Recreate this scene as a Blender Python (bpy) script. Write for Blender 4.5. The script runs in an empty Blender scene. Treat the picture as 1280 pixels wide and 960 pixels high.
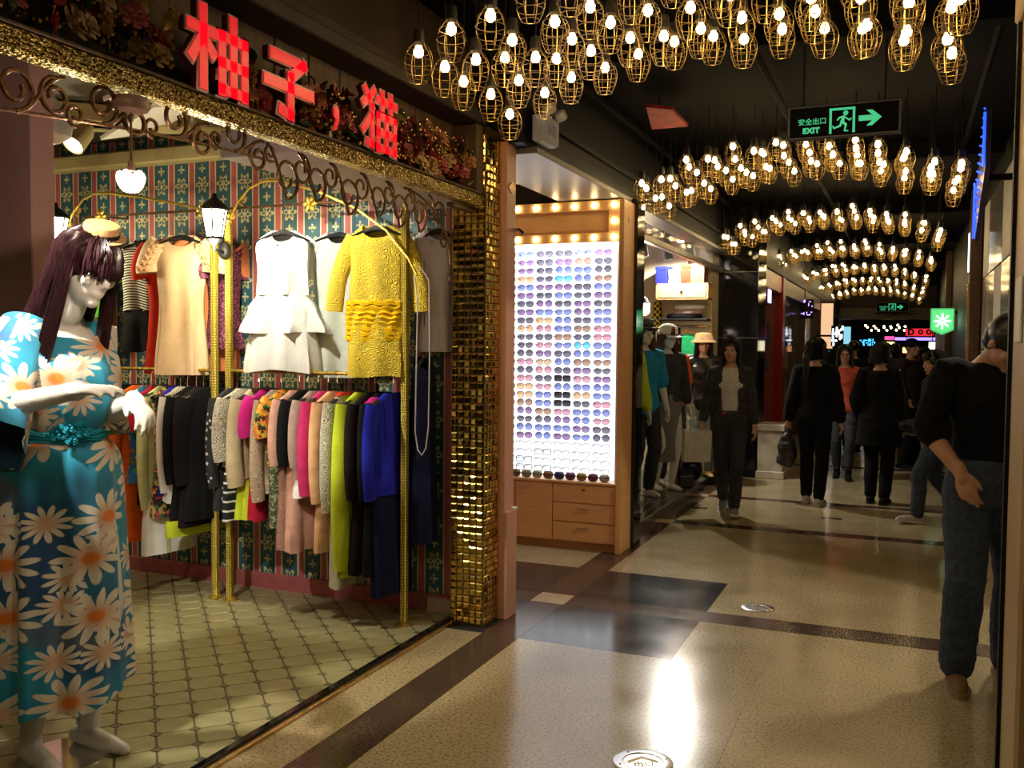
import bpy, bmesh, math, random
from mathutils import Vector, Matrix, noise
PI = math.pi
R_ = math.radians
rnd = random.Random(7)
SC = bpy.context.scene
COL = SC.collection

# ------------------------------------------------------------------ camera
cam_d = bpy.data.cameras.new('camera')
cam_d.sensor_width = 36.0
cam_d.lens = 36.0 * 1160 / 1280
cam_d.clip_start = 0.05
cam = bpy.data.objects.new('camera', cam_d)
COL.objects.link(cam)
CAM_YAW, CAM_PITCH, CAM_ROLL, CAM_H = R_(22.9), R_(2.45), R_(0.5), 1.6
cam.matrix_world = (Matrix.Translation((0, 0, CAM_H)) @ Matrix.Rotation(CAM_YAW, 4, 'Z')
                    @ Matrix.Rotation(PI / 2 - CAM_PITCH, 4, 'X') @ Matrix.Rotation(CAM_ROLL, 4, 'Z'))
SC.camera = cam

# ------------------------------------------------------------------ world, exposure
w = bpy.data.worlds.new('world')
SC.world = w
w.use_nodes = True
w.node_tree.nodes['Background'].inputs[0].default_value = (0.9, 0.75, 0.6, 1)
w.node_tree.nodes['Background'].inputs[1].default_value = 0.0
vs = SC.view_settings
vs.view_transform = 'Standard'
vs.look = 'None'
vs.gamma = 1
vs.use_curve_mapping = False
vs.exposure = 0.0
try:
    SC.cycles.max_bounces = 7
    SC.cycles.diffuse_bounces = 3
    SC.cycles.glossy_bounces = 3
    SC.cycles.transparent_max_bounces = 10
    SC.cycles.sample_clamp_indirect = 4.0
    SC.cycles.use_denoising = True
except Exception:
    pass

# ------------------------------------------------------------------ lights of the place (their housings are built below)
def lamp(name, kind, loc, power, color, target=None, size=0.05, spot=60, blend=0.3, sy=None):
    d = bpy.data.lights.new(name, kind)
    d.energy = power
    d.color = color
    if kind == 'AREA':
        d.shape = 'RECTANGLE'; d.size = size; d.size_y = sy or size
    else:
        d.shadow_soft_size = size
    if kind == 'SPOT':
        d.spot_size = R_(spot); d.spot_blend = blend
    o = bpy.data.objects.new(name, d)
    COL.objects.link(o)
    o.location = loc
    if target is not None:
        o.rotation_euler = (Vector(target) - Vector(loc)).to_track_quat('-Z', 'Y').to_euler()
    return o
WARM = (1.0, 0.78, 0.45)
SHOPC = (1.0, 0.86, 0.55)
SPOTS = [  # (location, target, power, cone, colour) of the clothes shop's spotlight cans: one left of the frame, one glowing behind the ironwork
    ((-2.78, 1.86, 2.52), (-2.88, 2.50, 1.70), 400, 50, (1.0, 0.93, 0.74)),
    ((-3.17, 3.60, 2.59), (-3.12, 4.48, 1.75), 190, 78, (1.0, 0.93, 0.76)),
]
for (l_, t_, p_, c_, k_), n_ in zip(SPOTS, ('shop_spot_light_offscreen', 'shop_spot_light')):
    lamp(n_, 'SPOT', l_, p_, k_, t_, 0.03, c_, 0.3)
lamp('display_tube_light', 'AREA', (-2.50, 6.845, 2.375), 22, (0.92, 0.95, 1.0), (-2.50, 6.98, 1.2), 0.8, sy=0.05)
lamp('right_shop_light_offscreen', 'SPOT', (0.66, 5.6, 2.75), 95, (1.0, 0.88, 0.66), (-1.0, 4.9, 0.0), 0.05, 82, 0.15)
# the lamp arch that hangs over and behind the camera
lamp('hall_lamp_arch_offscreen', 'AREA', (-0.76, 0.38, 2.85), 18, (1.0, 0.76, 0.42), (-0.76, 0.38, 0), 2.1, sy=1.0)

# ------------------------------------------------------------------ materials
MATS = {}
def _nd(nt, t, x=0, y=0, **k):
    n = nt.nodes.new(t); n.location = (x, y)
    for a, b in k.items(): setattr(n, a, b)
    return n
def mat(name, col, rough=0.6, metal=0.0, emit=None, es=0.0, var=0.12, vs=12.0, bump=0.0, bs=60.0, alpha=1.0,
        trans=0.0, coat=0.0, sheen=0.0, col2=None, stretch=None, spec=0.5):
    """Principled material whose colour drifts with a noise texture and may carry a fine bump."""
    if name in MATS: return MATS[name]
    m = bpy.data.materials.new(name); m.use_nodes = True
    nt = m.node_tree; L = nt.links
    p = nt.nodes['Principled BSDF']
    p.inputs['Roughness'].default_value = rough
    p.inputs['Metallic'].default_value = metal
    p.inputs['Alpha'].default_value = alpha
    p.inputs['Transmission Weight'].default_value = trans
    p.inputs['Coat Weight'].default_value = coat
    p.inputs['Sheen Weight'].default_value = sheen
    p.inputs['Specular IOR Level'].default_value = spec
    tc = _nd(nt, 'ShaderNodeTexCoord', -900, 0)
    src = tc.outputs['Object']
    if stretch:
        mp = _nd(nt, 'ShaderNodeMapping', -750, 0); mp.inputs['Scale'].default_value = stretch
        L.new(src, mp.inputs['Vector']); src = mp.outputs['Vector']
    if var > 0 or col2:
        nz = _nd(nt, 'ShaderNodeTexNoise', -560, 100); nz.inputs['Scale'].default_value = vs
        nz.inputs['Detail'].default_value = 4
        L.new(src, nz.inputs['Vector'])
        r = _nd(nt, 'ShaderNodeValToRGB', -380, 100)
        a = [max(0, c * (1 - var)) for c in col]; b = col2 or [min(1, c * (1 + var)) for c in col]
        r.color_ramp.elements[0].position = 0.35; r.color_ramp.elements[1].position = 0.65
        r.color_ramp.elements[0].color = (*a, 1); r.color_ramp.elements[1].color = (*b, 1)
        L.new(nz.outputs['Fac'], r.inputs['Fac']); L.new(r.outputs['Color'], p.inputs['Base Color'])
    else:
        p.inputs['Base Color'].default_value = (*col, 1)
    if bump > 0:
        n2 = _nd(nt, 'ShaderNodeTexNoise', -560, -200); n2.inputs['Scale'].default_value = bs
        L.new(src, n2.inputs['Vector'])
        b = _nd(nt, 'ShaderNodeBump', -200, -200); b.inputs['Strength'].default_value = bump
        b.inputs['Distance'].default_value = 0.01
        L.new(n2.outputs['Fac'], b.inputs['Height']); L.new(b.outputs['Normal'], p.inputs['Normal'])
    if emit:
        p.inputs['Emission Color'].default_value = (*emit, 1); p.inputs['Emission Strength'].default_value = es
    MATS[name] = m
    return m
class NG:
    """tiny helper for procedural colour graphs"""
    def __init__(s, name, rough=0.6, metal=0.0):
        s.m = bpy.data.materials.new(name); s.m.use_nodes = True; MATS[name] = s.m
        s.nt = s.m.node_tree; s.p = s.nt.nodes['Principled BSDF']
        s.p.inputs['Roughness'].default_value = rough; s.p.inputs['Metallic'].default_value = metal
        s.tc = s.nt.nodes.new('ShaderNodeTexCoord')
    def link(s, a, b): s.nt.links.new(a, b)
    def _in(s, sock, v):
        if hasattr(v, 'is_output'): s.link(v, sock)
        elif isinstance(v, (tuple, list)) and len(v) == 3 and sock.type == 'RGBA': sock.default_value = (*v, 1)
        else: sock.default_value = v
    def math(s, op, a, b=None, c=None):
        n = s.nt.nodes.new('ShaderNodeMath'); n.operation = op
        s._in(n.inputs[0], a)
        if b is not None: s._in(n.inputs[1], b)
        if c is not None: s._in(n.inputs[2], c)
        return n.outputs[0]
    def vec(s, op, a, b=None, out='Vector'):
        n = s.nt.nodes.new('ShaderNodeVectorMath'); n.operation = op
        s._in(n.inputs[0], a)
        if b is not None: s._in(n.inputs[1], b)
        return n.outputs[out]
    def xyz(s, v):
        n = s.nt.nodes.new('ShaderNodeSeparateXYZ'); s.link(v, n.inputs[0]); return n.outputs
    def comb(s, x, y, z=0.0):
        n = s.nt.nodes.new('ShaderNodeCombineXYZ')
        for i, q in enumerate((x, y, z)): s._in(n.inputs[i], q)
        return n.outputs[0]
    def mix(s, f, a, b):
        n = s.nt.nodes.new('ShaderNodeMix'); n.data_type = 'RGBA'
        s._in(n.inputs[0], f); s._in(n.inputs[6], a); s._in(n.inputs[7], b); return n.outputs[2]
    def noise(s, v, scale, detail=3.0):
        n = s.nt.nodes.new('ShaderNodeTexNoise'); n.inputs['Scale'].default_value = scale
        n.inputs['Detail'].default_value = detail; s.link(v, n.inputs['Vector']); return n.outputs['Fac']
    def voro(s, v, scale, feature='F1', dim='3D', rand=1.0):
        n = s.nt.nodes.new('ShaderNodeTexVoronoi'); n.feature = feature; n.voronoi_dimensions = dim
        n.inputs['Scale'].default_value = scale; n.inputs['Randomness'].default_value = rand
        s.link(v, n.inputs['Vector']); return n.outputs
    def step(s, v, e, soft=0.02):
        n = s.nt.nodes.new('ShaderNodeMapRange'); n.interpolation_type = 'SMOOTHSTEP'
        s._in(n.inputs[0], v); n.inputs[1].default_value = e - soft; n.inputs[2].default_value = e + soft
        return n.outputs[0]
    def color(s, c): s._in(s.p.inputs['Base Color'], c)
    def bump(s, h, st=0.3, dist=0.01):
        n = s.nt.nodes.new('ShaderNodeBump'); n.inputs['Strength'].default_value = st
        n.inputs['Distance'].default_value = dist
        s.link(h, n.inputs['Height']); s.link(n.outputs[0], s.p.inputs['Normal'])

# ------------------------------------------------------------------ mesh builder
class MB:
    def __init__(s):
        s.v = []; s.f = []; s.uv = {}
    def add(s, vs, fs):
        o = len(s.v); s.v += [Vector(q) for q in vs]
        s.f += [tuple(o + i for i in f) for f in fs]
        return s
    def box(s, x0, x1, y0, y1, z0, z1, M=None):
        vs = [Vector((x, y, z)) for z in (z0, z1) for y in (y0, y1) for x in (x0, x1)]
        if M: vs = [M @ q for q in vs]
        return s.add(vs, [(0, 2, 3, 1), (4, 5, 7, 6), (0, 1, 5, 4), (2, 6, 7, 3), (0, 4, 6, 2), (1, 3, 7, 5)])
    def rings(s, rings, cap=True, closed=False, uvs=None):
        n = len(rings[0]); o = len(s.v)
        for i, r in enumerate(rings):
            for j, q in enumerate(r):
                if uvs: s.uv[len(s.v)] = uvs[i][j]
                s.v.append(Vector(q))
        m = len(rings)
        wrap = n if not uvs else n - 1
        for i in range(m if closed else m - 1):
            a = o + i * n; b = o + ((i + 1) % m) * n
            for j in range(wrap):
                k = (j + 1) % n
                s.f.append((a + j, a + k, b + k, b + j))
        if cap and not closed and not uvs:
            s.f.append(tuple(o + j for j in reversed(range(n))))
            s.f.append(tuple(o + (m - 1) * n + j for j in range(n)))
        return s
    def tube(s, pts, r, n=8, closed=False, cap=True, flat=1.0, up=None):
        pts = [Vector(p) for p in pts]; m = len(pts)
        rr = list(r) if isinstance(r, (list, tuple)) else [r] * m
        T = []
        for i in range(m):
            a = pts[(i - 1) % m] if closed or i > 0 else pts[i]
            b = pts[(i + 1) % m] if closed or i < m - 1 else pts[i]
            t = (b - a); T.append(t.normalized() if t.length > 1e-9 else Vector((0, 0, 1)))
        u = Vector(up) if up else (Vector((0, 0, 1)) if abs(T[0].z) < 0.9 else Vector((1, 0, 0)))
        N = (u - T[0] * u.dot(T[0])).normalized()
        rings = []
        for i in range(m):
            if i:
                N = N - T[i] * N.dot(T[i])
                N = N.normalized() if N.length > 1e-6 else T[i].orthogonal().normalized()
            Bn = T[i].cross(N)
            rings.append([pts[i] + (N * math.cos(2 * PI * j / n) + Bn * math.sin(2 * PI * j / n) * flat) * rr[i] for j in range(n)])
        return s.rings(rings, cap, closed)
    def limb(s, pts, radii, n=12, sub=3):
        """round-capped tapering limb through the points"""
        pts = [Vector(p) for p in pts]; P = []; Rr = []
        for i in range(len(pts) - 1):
            for k in range(sub):
                t = k / sub; P.append(pts[i].lerp(pts[i + 1], t)); Rr.append(radii[i] * (1 - t) + radii[i + 1] * t)
        P.append(pts[-1]); Rr.append(radii[-1])
        d0 = (P[0] - P[1]).normalized(); d1 = (P[-1] - P[-2]).normalized()
        A = [(P[0] + d0 * Rr[0] * math.sin(a), Rr[0] * math.cos(a)) for a in (1.4, 0.9, 0.45)]
        Z = [(P[-1] + d1 * Rr[-1] * math.sin(a), Rr[-1] * math.cos(a)) for a in (0.45, 0.9, 1.4)]
        return s.tube([q[0] for q in A] + P + [q[0] for q in Z], [q[1] for q in A] + Rr + [q[1] for q in Z], n)
    def ell(s, c, r, M=None, nu=14, nv=9):
        c = Vector(c); rings = []
        if isinstance(r, (int, float)): r = (r, r, r)
        for i in range(nv):
            ph = -PI / 2 + PI * (i + 0.5) / nv
            z = math.sin(ph); q = math.cos(ph)
            ring = [Vector((q * math.cos(2 * PI * j / nu) * r[0], q * math.sin(2 * PI * j / nu) * r[1], z * r[2])) for j in range(nu)]
            rings.append([c + (M @ p if M else p) for p in ring])
        return s.rings(rings)
    def lathe(s, prof, n=16, M=None, c=(0, 0, 0), cap=True):
        c = Vector(c)
        rings = [[Vector((r * math.cos(2 * PI * j / n), r * math.sin(2 * PI * j / n), z)) for j in range(n)] for r, z in prof]
        return s.rings([[c + (M @ p if M else p) for p in r] for r in rings], cap)
    def prism(s, poly, z0, z1, M=None):
        a = [Vector((x, y, z0)) for x, y in poly]; b = [Vector((x, y, z1)) for x, y in poly]
        if M: a = [M @ q for q in a]; b = [M @ q for q in b]
        n = len(poly)
        return s.add(a + b, [tuple(reversed(range(n))), tuple(range(n, 2 * n))] + [(i, (i + 1) % n, n + (i + 1) % n, n + i) for i in range(n)])
    def sect(s, secs, n=24, cap=True, wob=None):
        """loft through (cx, cy, z, half width, half depth) sections"""
        rings = []
        for i, (cx, cy, z, a, b) in enumerate(secs):
            ring = []
            for j in range(n):
                t = 2 * PI * j / n
                k = wob(i, t) if wob else 1.0
                ring.append(Vector((cx + a * k * math.cos(t), cy + b * k * math.sin(t), z)))
            rings.append(ring)
        return s.rings(rings, cap)
    def xf(s, M, start=0):
        for i in range(start, len(s.v)): s.v[i] = M @ s.v[i]
        return s
    def mesh(s, name, m, smooth=True, bevel=0.0, seg=1, ang=40):
        me = bpy.data.meshes.new(name)
        me.from_pydata([tuple(q) for q in s.v], [], s.f)
        if s.uv:
            ul = me.uv_layers.new(name='UVMap')
            for lp in me.loops: ul.data[lp.index].uv = s.uv.get(lp.vertex_index, (0, 0))
        if bevel > 0:
            bm = bmesh.new(); bm.from_mesh(me)
            bm.normal_update()
            es = [e for e in bm.edges if len(e.link_faces) == 2 and e.calc_face_angle(0) > 0.5]
            bmesh.ops.bevel(bm, geom=es, offset=bevel, segments=seg, affect='EDGES', clamp_overlap=True)
            bm.to_mesh(me); bm.free()
        if not s.uv:
            bm = bmesh.new(); bm.from_mesh(me)
            bmesh.ops.recalc_face_normals(bm, faces=bm.faces)
            bm.to_mesh(me); bm.free()
        if smooth:
            me.polygons.foreach_set('use_smooth', [True] * len(me.polygons))
            try: me.set_sharp_from_angle(angle=R_(ang))
            except Exception: pass
        if m is not None: me.materials.append(m)
        me.update()
        return me
    def build(s, name, m, parent=None, loc=(0, 0, 0), **k):
        return obj(name, s.mesh(name, m, **k), parent, loc)
    def fuse(s, name, m, parent=None, voxel=0.01, it=2, fold=None, loc=(0, 0, 0)):
        """one continuous skin over all the shapes"""
        me = s.mesh(name + '_src', None, smooth=False)
        o = bpy.data.objects.new('tmp', me); COL.objects.link(o)
        md = o.modifiers.new('r', 'REMESH'); md.mode = 'VOXEL'; md.voxel_size = voxel
        if it:
            sm = o.modifiers.new('s', 'SMOOTH'); sm.iterations = it; sm.factor = 0.5
        dg = bpy.context.evaluated_depsgraph_get()
        me2 = bpy.data.meshes.new_from_object(o.evaluated_get(dg))
        bpy.data.objects.remove(o); bpy.data.meshes.remove(me)
        me2.name = name
        if fold:
            amp, sx, sz = fold
            nr = [v.normal.copy() for v in me2.vertices]
            for v, nn in zip(me2.vertices, nr):
                c = v.co
                h = noise.noise((c.x * sx, c.y * sx, c.z * sz)) + 0.5 * noise.noise((c.x * sx * 2 + 5, c.y * sx * 2, c.z * sz * 2.3))
                v.co = c + nn * amp * h
        me2.polygons.foreach_set('use_smooth', [True] * len(me2.polygons))
        me2.materials.clear(); me2.materials.append(m); me2.update()
        return obj(name, me2, parent, loc)

def obj(name, me, parent=None, loc=(0, 0, 0), rot=None):
    o = bpy.data.objects.new(name, me)
    COL.objects.link(o)
    o.location = loc
    if rot: o.rotation_euler = rot
    if parent is not None: o.parent = parent
    return o
def tag(o, label, cat, group=None):
    o['label'] = label; o['category'] = cat
    if group: o['group'] = group
    return o
def thing(name, label, cat, loc=(0, 0, 0), rotz=0.0, group=None):
    o = bpy.data.objects.new(name, None); COL.objects.link(o)
    o.empty_display_size = 0.1
    o.location = loc; o.rotation_euler = (0, 0, rotz)
    return tag(o, label, cat, group)
def struct(o):
    o['kind'] = 'structure'; return o
def stuff(o):
    o['kind'] = 'stuff'; return o
def dup(root, loc, rotz=None, label=None, group=None):
    r = root.copy(); COL.objects.link(r); r.location = loc
    if rotz is not None: r.rotation_euler = (0, 0, rotz)
    if label: r['label'] = label
    if group: r['group'] = group
    for ch in list(root.children):
        c = ch.copy(); COL.objects.link(c); c.parent = r
        for g in list(ch.children):
            d = g.copy(); COL.objects.link(d); d.parent = c
    return r
def Mx(loc=(0, 0, 0), rz=0.0, rx=0.0, ry=0.0, sc=1.0):
    return Matrix.Translation(loc) @ Matrix.Rotation(rz, 4, 'Z') @ Matrix.Rotation(rx, 4, 'X') @ Matrix.Rotation(ry, 4, 'Y') @ Matrix.Scale(sc, 4)
def text_mb(txt, size, offset=0.0, extrude=0.0, res=3, align='CENTER', M=None, shear=0.0, space=1.0):
    """lettering in the built-in font as a mesh in the local XY plane"""
    cu = bpy.data.curves.new('t', 'FONT'); cu.body = txt; cu.size = size
    cu.offset = offset; cu.extrude = extrude; cu.resolution_u = res
    cu.align_x = align; cu.align_y = 'CENTER'; cu.shear = shear; cu.space_character = space
    o = bpy.data.objects.new('t', cu); COL.objects.link(o)
    dg = bpy.context.evaluated_depsgraph_get()
    me = bpy.data.meshes.new_from_object(o.evaluated_get(dg))
    mb = MB()
    mb.add([M @ v.co if M else v.co.copy() for v in me.vertices], [tuple(p.vertices) for p in me.polygons])
    bpy.data.objects.remove(o); bpy.data.curves.remove(cu); bpy.data.meshes.remove(me)
    return mb
# upright frames: a local XY drawing stood up in the world
FACE_S = Matrix.Rotation(PI / 2, 4, 'X')                                   # faces -Y (towards the camera)
FACE_E = Matrix.Rotation(PI / 2, 4, 'Z') @ Matrix.Rotation(PI / 2, 4, 'X')  # faces +X (towards the hall from the left)
FACE_W = Matrix.Rotation(-PI / 2, 4, 'Z') @ Matrix.Rotation(PI / 2, 4, 'X')  # faces -X

# ================================================================== SURFACE MATERIALS
def terrazzo(name, a, b, c, rough):
    g = NG(name, rough); o = g.tc.outputs['Object']
    n1 = g.noise(o, 3.0, 5); n2 = g.noise(o, 75.0, 3); sp = g.voro(o, 130.0)[0]
    base = g.mix(g.step(n1, 0.5, 0.25), a, b)
    base = g.mix(g.math('MULTIPLY', g.step(n2, 0.56, 0.10), 0.8), base, c)
    base = g.mix(g.math('MULTIPLY', g.math('SUBTRACT', 1.0, g.step(sp, 0.22, 0.08)), 0.45), base, (c[0] * .5, c[1] * .5, c[2] * .5))
    g.color(base)
    rr = g.math('MULTIPLY_ADD', n1, 0.16, rough - 0.08); g.link(rr, g.p.inputs['Roughness'])
    return g.m
M_TERR = terrazzo('terrazzo_tan', (0.40, 0.32, 0.18), (0.48, 0.39, 0.23), (0.19, 0.14, 0.07), 0.19)
M_DARK = terrazzo('terrazzo_dark', (0.030, 0.030, 0.032), (0.045, 0.042, 0.042), (0.016, 0.016, 0.018), 0.16)
M_BROWN = terrazzo('terrazzo_brown', (0.075, 0.045, 0.03), (0.10, 0.062, 0.042), (0.035, 0.022, 0.016), 0.18)
M_PALE = terrazzo('terrazzo_pale', (0.62, 0.46, 0.27), (0.66, 0.50, 0.31), (0.40, 0.30, 0.18), 0.22)
M_TILE = mat('tile_cream', (0.31, 0.28, 0.145), 0.28, var=0.10, vs=9, bump=0.05, bs=40)
M_DOT = mat('tile_dot', (0.13, 0.115, 0.06), 0.3)
M_GROUT = mat('grout', (0.085, 0.075, 0.04), 0.8)
M_BLACK = mat('black_paint', (0.007, 0.007, 0.008), 0.5, spec=0.25)
M_BLACKG = mat('black_gloss', (0.008, 0.008, 0.010), 0.06, var=0.05)
M_CEIL = mat('ceiling_black', (0.0035, 0.003, 0.003), 0.8, var=0.4, vs=3, spec=0.1)
M_SALM = mat('salmon_panel', (0.72, 0.38, 0.28), 0.4, var=0.05, vs=4)
M_PINK = mat('mauve_panel', (0.74, 0.43, 0.42), 0.45, var=0.08, vs=3)
M_WOOD = mat('orange_wood', (0.78, 0.43, 0.18), 0.38, var=0.06, vs=6, stretch=(1, 1, 9))
M_WOODD = mat('dark_wood', (0.035, 0.02, 0.012), 0.5, var=0.3, vs=5, stretch=(6, 1, 1))
M_WOODM = mat('worn_wood', (0.13, 0.075, 0.04), 0.6, var=0.3, vs=5, stretch=(1, 6, 1))
M_GOLD = mat('gold_paint', (0.62, 0.43, 0.07), 0.32, 0.75, var=0.25, vs=30, bump=0.3, bs=160)
M_GOLDT = mat('gold_mirror', (0.80, 0.58, 0.16), 0.10, 1.0, var=0.25, vs=18)
M_WHITE = mat('white_paint', (0.75, 0.74, 0.70), 0.5, var=0.05)
M_METAL = mat('brushed_metal', (0.60, 0.60, 0.60), 0.25, 1.0, var=0.1)
M_CHROME = mat('chrome', (0.8, 0.8, 0.8), 0.08, 1.0, var=0)
M_RED = mat('red_lacquer', (0.42, 0.02, 0.015), 0.3)
M_IRON = mat('bronzed_iron', (0.16, 0.085, 0.045), 0.38, 0.7, var=0.3, vs=40, bump=0.3)
M_MAUVE = mat('mauve_plaster', (0.46, 0.38, 0.42), 0.7, var=0.06)
M_OLIVE = mat('olive_plaster', (0.42, 0.36, 0.16), 0.7, var=0.15, vs=3)
M_BRASS = mat('brass_strip', (0.62, 0.40, 0.18), 0.25, 0.9)
M_GLIT = None
g = NG('gold_glitter', 0.25, 0.9); o_ = g.tc.outputs['Object']
v_ = g.voro(o_, 75.0); g.color(g.mix(g.step(g.noise(o_, 60, 2), 0.5, 0.2), (0.30, 0.20, 0.05), (0.95, 0.75, 0.28)))
g.bump(v_[0], 0.9, 0.02); M_GLIT = g.m
# striped damask wallpaper
g = NG('damask_wallpaper', 0.55); x_, y_, z_ = g.xyz(g.tc.outputs['Object'])
u = g.math('FRACT', g.math('DIVIDE', g.math('ADD', x_, y_), 0.172)); d = g.math('ABSOLUTE', g.math('SUBTRACT', u, 0.40))
vz = g.math('FRACT', g.math('DIVIDE', z_, 0.21))
cx = g.math('SUBTRACT', u, 0.40); cz = g.math('MULTIPLY', g.math('SUBTRACT', vz, 0.5), 1.16)
rad = g.math('SQRT', g.math('ADD', g.math('MULTIPLY', cx, cx), g.math('MULTIPLY', cz, cz)))
ang = g.math('ARCTAN2', cz, g.math('ABSOLUTE', cx))
pet = g.math('MULTIPLY_ADD', g.math('COSINE', g.math('MULTIPLY', ang, 6.0)), 0.07, 0.20)
ring = g.math('ABSOLUTE', g.math('SUBTRACT', rad, pet))
orn = g.math('SUBTRACT', 1.0, g.step(ring, 0.055, 0.03))
orn2 = g.math('SUBTRACT', 1.0, g.step(rad, 0.085, 0.03))
cz2 = g.math('MULTIPLY', g.math('SUBTRACT', g.math('FRACT', g.math('ADD', vz, 0.5)), 0.5), 1.16); r2 = g.math('SQRT', g.math('ADD', g.math('MULTIPLY', cx, cx), g.math('MULTIPLY', cz2, cz2)))
an2 = g.math('ARCTAN2', cz2, g.math('ABSOLUTE', cx))
leaf = g.math('SUBTRACT', 1.0, g.step(g.math('SUBTRACT', r2, g.math('MULTIPLY_ADD', g.math('COSINE', g.math('MULTIPLY', an2, 4.0)), 0.06, 0.10)), 0.0, 0.03))
fl = g.math('MINIMUM', 1.0, g.math('ADD', orn, g.math('ADD', orn2, leaf)))
fl = g.math('MULTIPLY', fl, g.step(g.noise(g.tc.outputs['Object'], 95.0, 2), 0.42, 0.12))
blue = g.mix(g.math('MULTIPLY', fl, 0.9), (0.020, 0.085, 0.115), (0.62, 0.56, 0.26))
line = g.math('MULTIPLY', g.math('GREATER_THAN', d, 0.335), g.math('LESS_THAN', d, 0.385))
col = g.mix(g.math('GREATER_THAN', d, 0.36), blue, (0.36, 0.085, 0.095))
col = g.mix(line, col, (0.62, 0.50, 0.26))
g.color(col); M_WALLP = g.m

# ================================================================== FLOOR
floor = struct(MB().box(-9, 3.4, -3, 46, -0.12, -0.006).build('floor', M_GROUT, smooth=False))
def slab(x0, x1, y0, y1, m, name='terrazzo_slab', t=0.0):
    q = MB().box(x0 + .0004, x1 - .0004, y0 + .0004, y1 - .0004, -0.03, t)
    return q.build(name, m, floor, smooth=False, bevel=0.0006)
SX0, SX1 = -2.12, -1.90
XR = 0.74
CR = [(2.20, 2.42), (5.34, 5.56), (8.22, 8.40), (9.84, 10.0), (13.0, 13.2), (16.2, 16.4), (19.4, 19.6), (22.6, 22.8), (25.8, 26.0)]
prev = -3.0
for k, (a, b) in enumerate(CR):
    # the dark squares about the second crossing interrupt the tan fields
    lo, hi = prev, a
    if k == 1: hi = 4.62
    if k == 2: lo = 6.28
    slab(-2.34, SX0, lo if k not in (1, 2) else prev, a if k != 1 else 4.62, M_TERR) if k != 2 else slab(-2.34, SX0, 6.28, a, M_TERR)
    slab(SX0, SX1, prev, a, M_BROWN, 'border_slab')
    if k in (1, 2):
        y0, y1 = (4.62, a) if k == 1 else (prev, 6.28)
        slab(SX1, -1.06, y0, y1, M_DARK, 'dark_slab'); slab(-2.95, SX0, y0, y1, M_DARK, 'dark_slab')
        slab(-1.06, XR, prev if k == 2 else y0, a if k == 1 else y1, M_TERR)
    # main field, cut once lengthwise
    if k == 1: slab(SX1, -0.62, lo, hi, M_TERR); slab(-0.62, XR, lo, hi, M_TERR)
    elif k == 2: slab(SX1, -0.62, lo, hi, M_TERR); slab(-0.62, XR, lo, hi, M_TERR)
    elif k == 3:
        slab(SX1, XR, prev, a, M_TERR)
    else:
        slab(SX1, -0.62, lo, hi, M_TERR); slab(-0.62, XR, lo, hi, M_TERR)
    # crossing
    slab(-2.34, SX0, a, b, M_BROWN, 'border_slab'); slab(SX0, SX1, a, b, M_PALE, 'pale_slab'); slab(SX1, XR, a, b, M_BROWN, 'border_slab')
    prev = b
slab(-2.34, XR, prev, 46, M_TERR)
for (x, y) in ((-1.84, 9.12), (-0.59, 9.10)):
    MB().box(x - .09, x + .09, y - .05, y + .05, -0.01, 0.0012).build('inset_slab', M_BROWN, floor, smooth=False)
slab(-6.0, -2.95, 4.62, 6.9, M_TERR); slab(-2.95, -2.34, 6.28, 6.9, M_TERR); slab(-6.0, -2.34, 6.9, 7.3, M_TERR)

# cream lattice tiles of the clothes shop, laid at 45 degrees
def clip(poly, ax, val, keep_less):
    out = []
    for i in range(len(poly)):
        a, b = poly[i], poly[(i + 1) % len(poly)]
        ia = (a[ax] <= val) == keep_less; ib = (b[ax] <= val) == keep_less
        if ia: out.append(a)
        if ia != ib:
            t = (val - a[ax]) / (b[ax] - a[ax]); out.append((a[0] + t * (b[0] - a[0]), a[1] + t * (b[1] - a[1])))
    return out
shop_floor = struct(MB().box(-6.0, -2.39, -2.0, 4.84, -0.005, 0.022).build('floor_shop', M_GROUT, smooth=False))
PT = 0.150; hp = PT / 2 - 0.0040; cc = 0.021
octo = [(-hp + cc, -hp), (hp - cc, -hp), (hp, -hp + cc), (hp, hp - cc), (hp - cc, hp), (-hp + cc, hp), (-hp, hp - cc), (-hp, -hp + cc)]
c45 = math.cos(PI / 4)
def rot45(p): return ((p[0] - p[1]) * c45, (p[0] + p[1]) * c45)
octo_r = [rot45(p) for p in octo]
dots = MB(); tiles = []
dq = 0.0195
for i in range(-60, 61):
    for j in range(-60, 61):
        x, y = rot45((i * PT, j * PT)); x -= 4.0; y += 2.5
        if -6.1 < x < -2.2 and 0.4 < y < 5.0:
            pl = [(p[0] + x, p[1] + y) for p in octo_r]
            pl = clip(pl, 0, -2.395, True)
            if len(pl) > 2: pl = clip(pl, 1, 4.835, True)
            if len(pl) > 2: pl = clip(pl, 0, -6.0, False)
            if len(pl) > 2: tiles.append((x, y, pl))
            xx, yy = rot45(((i + .5) * PT, (j + .5) * PT)); xx -= 4.0; yy += 2.5
            if -6 < xx < -2.43 and 0.4 < yy < 4.80:
                dots.prism([(xx + dq, yy), (xx, yy + dq), (xx - dq, yy), (xx, yy - dq)], 0.01, 0.0245)
def vis(t):
    # the part of the shop floor that shows from the hall
    x, y, _ = t
    return y > 1.9 and x > -4.9 and y > 2.05 + (-2.4 - x) * 0.05 and (y - 2.1) > (-3.1 - x) * 0.72
near = sorted([t for t in tiles if vis(t)], key=lambda t: t[0] ** 2 + t[1] ** 2)[:300]
ids = set(id(t) for t in near)
whole = MB().prism(octo_r, 0.005, 0.0255).mesh('floor_tile', M_TILE, smooth=False, bevel=0.002)
rest = MB()
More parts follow.
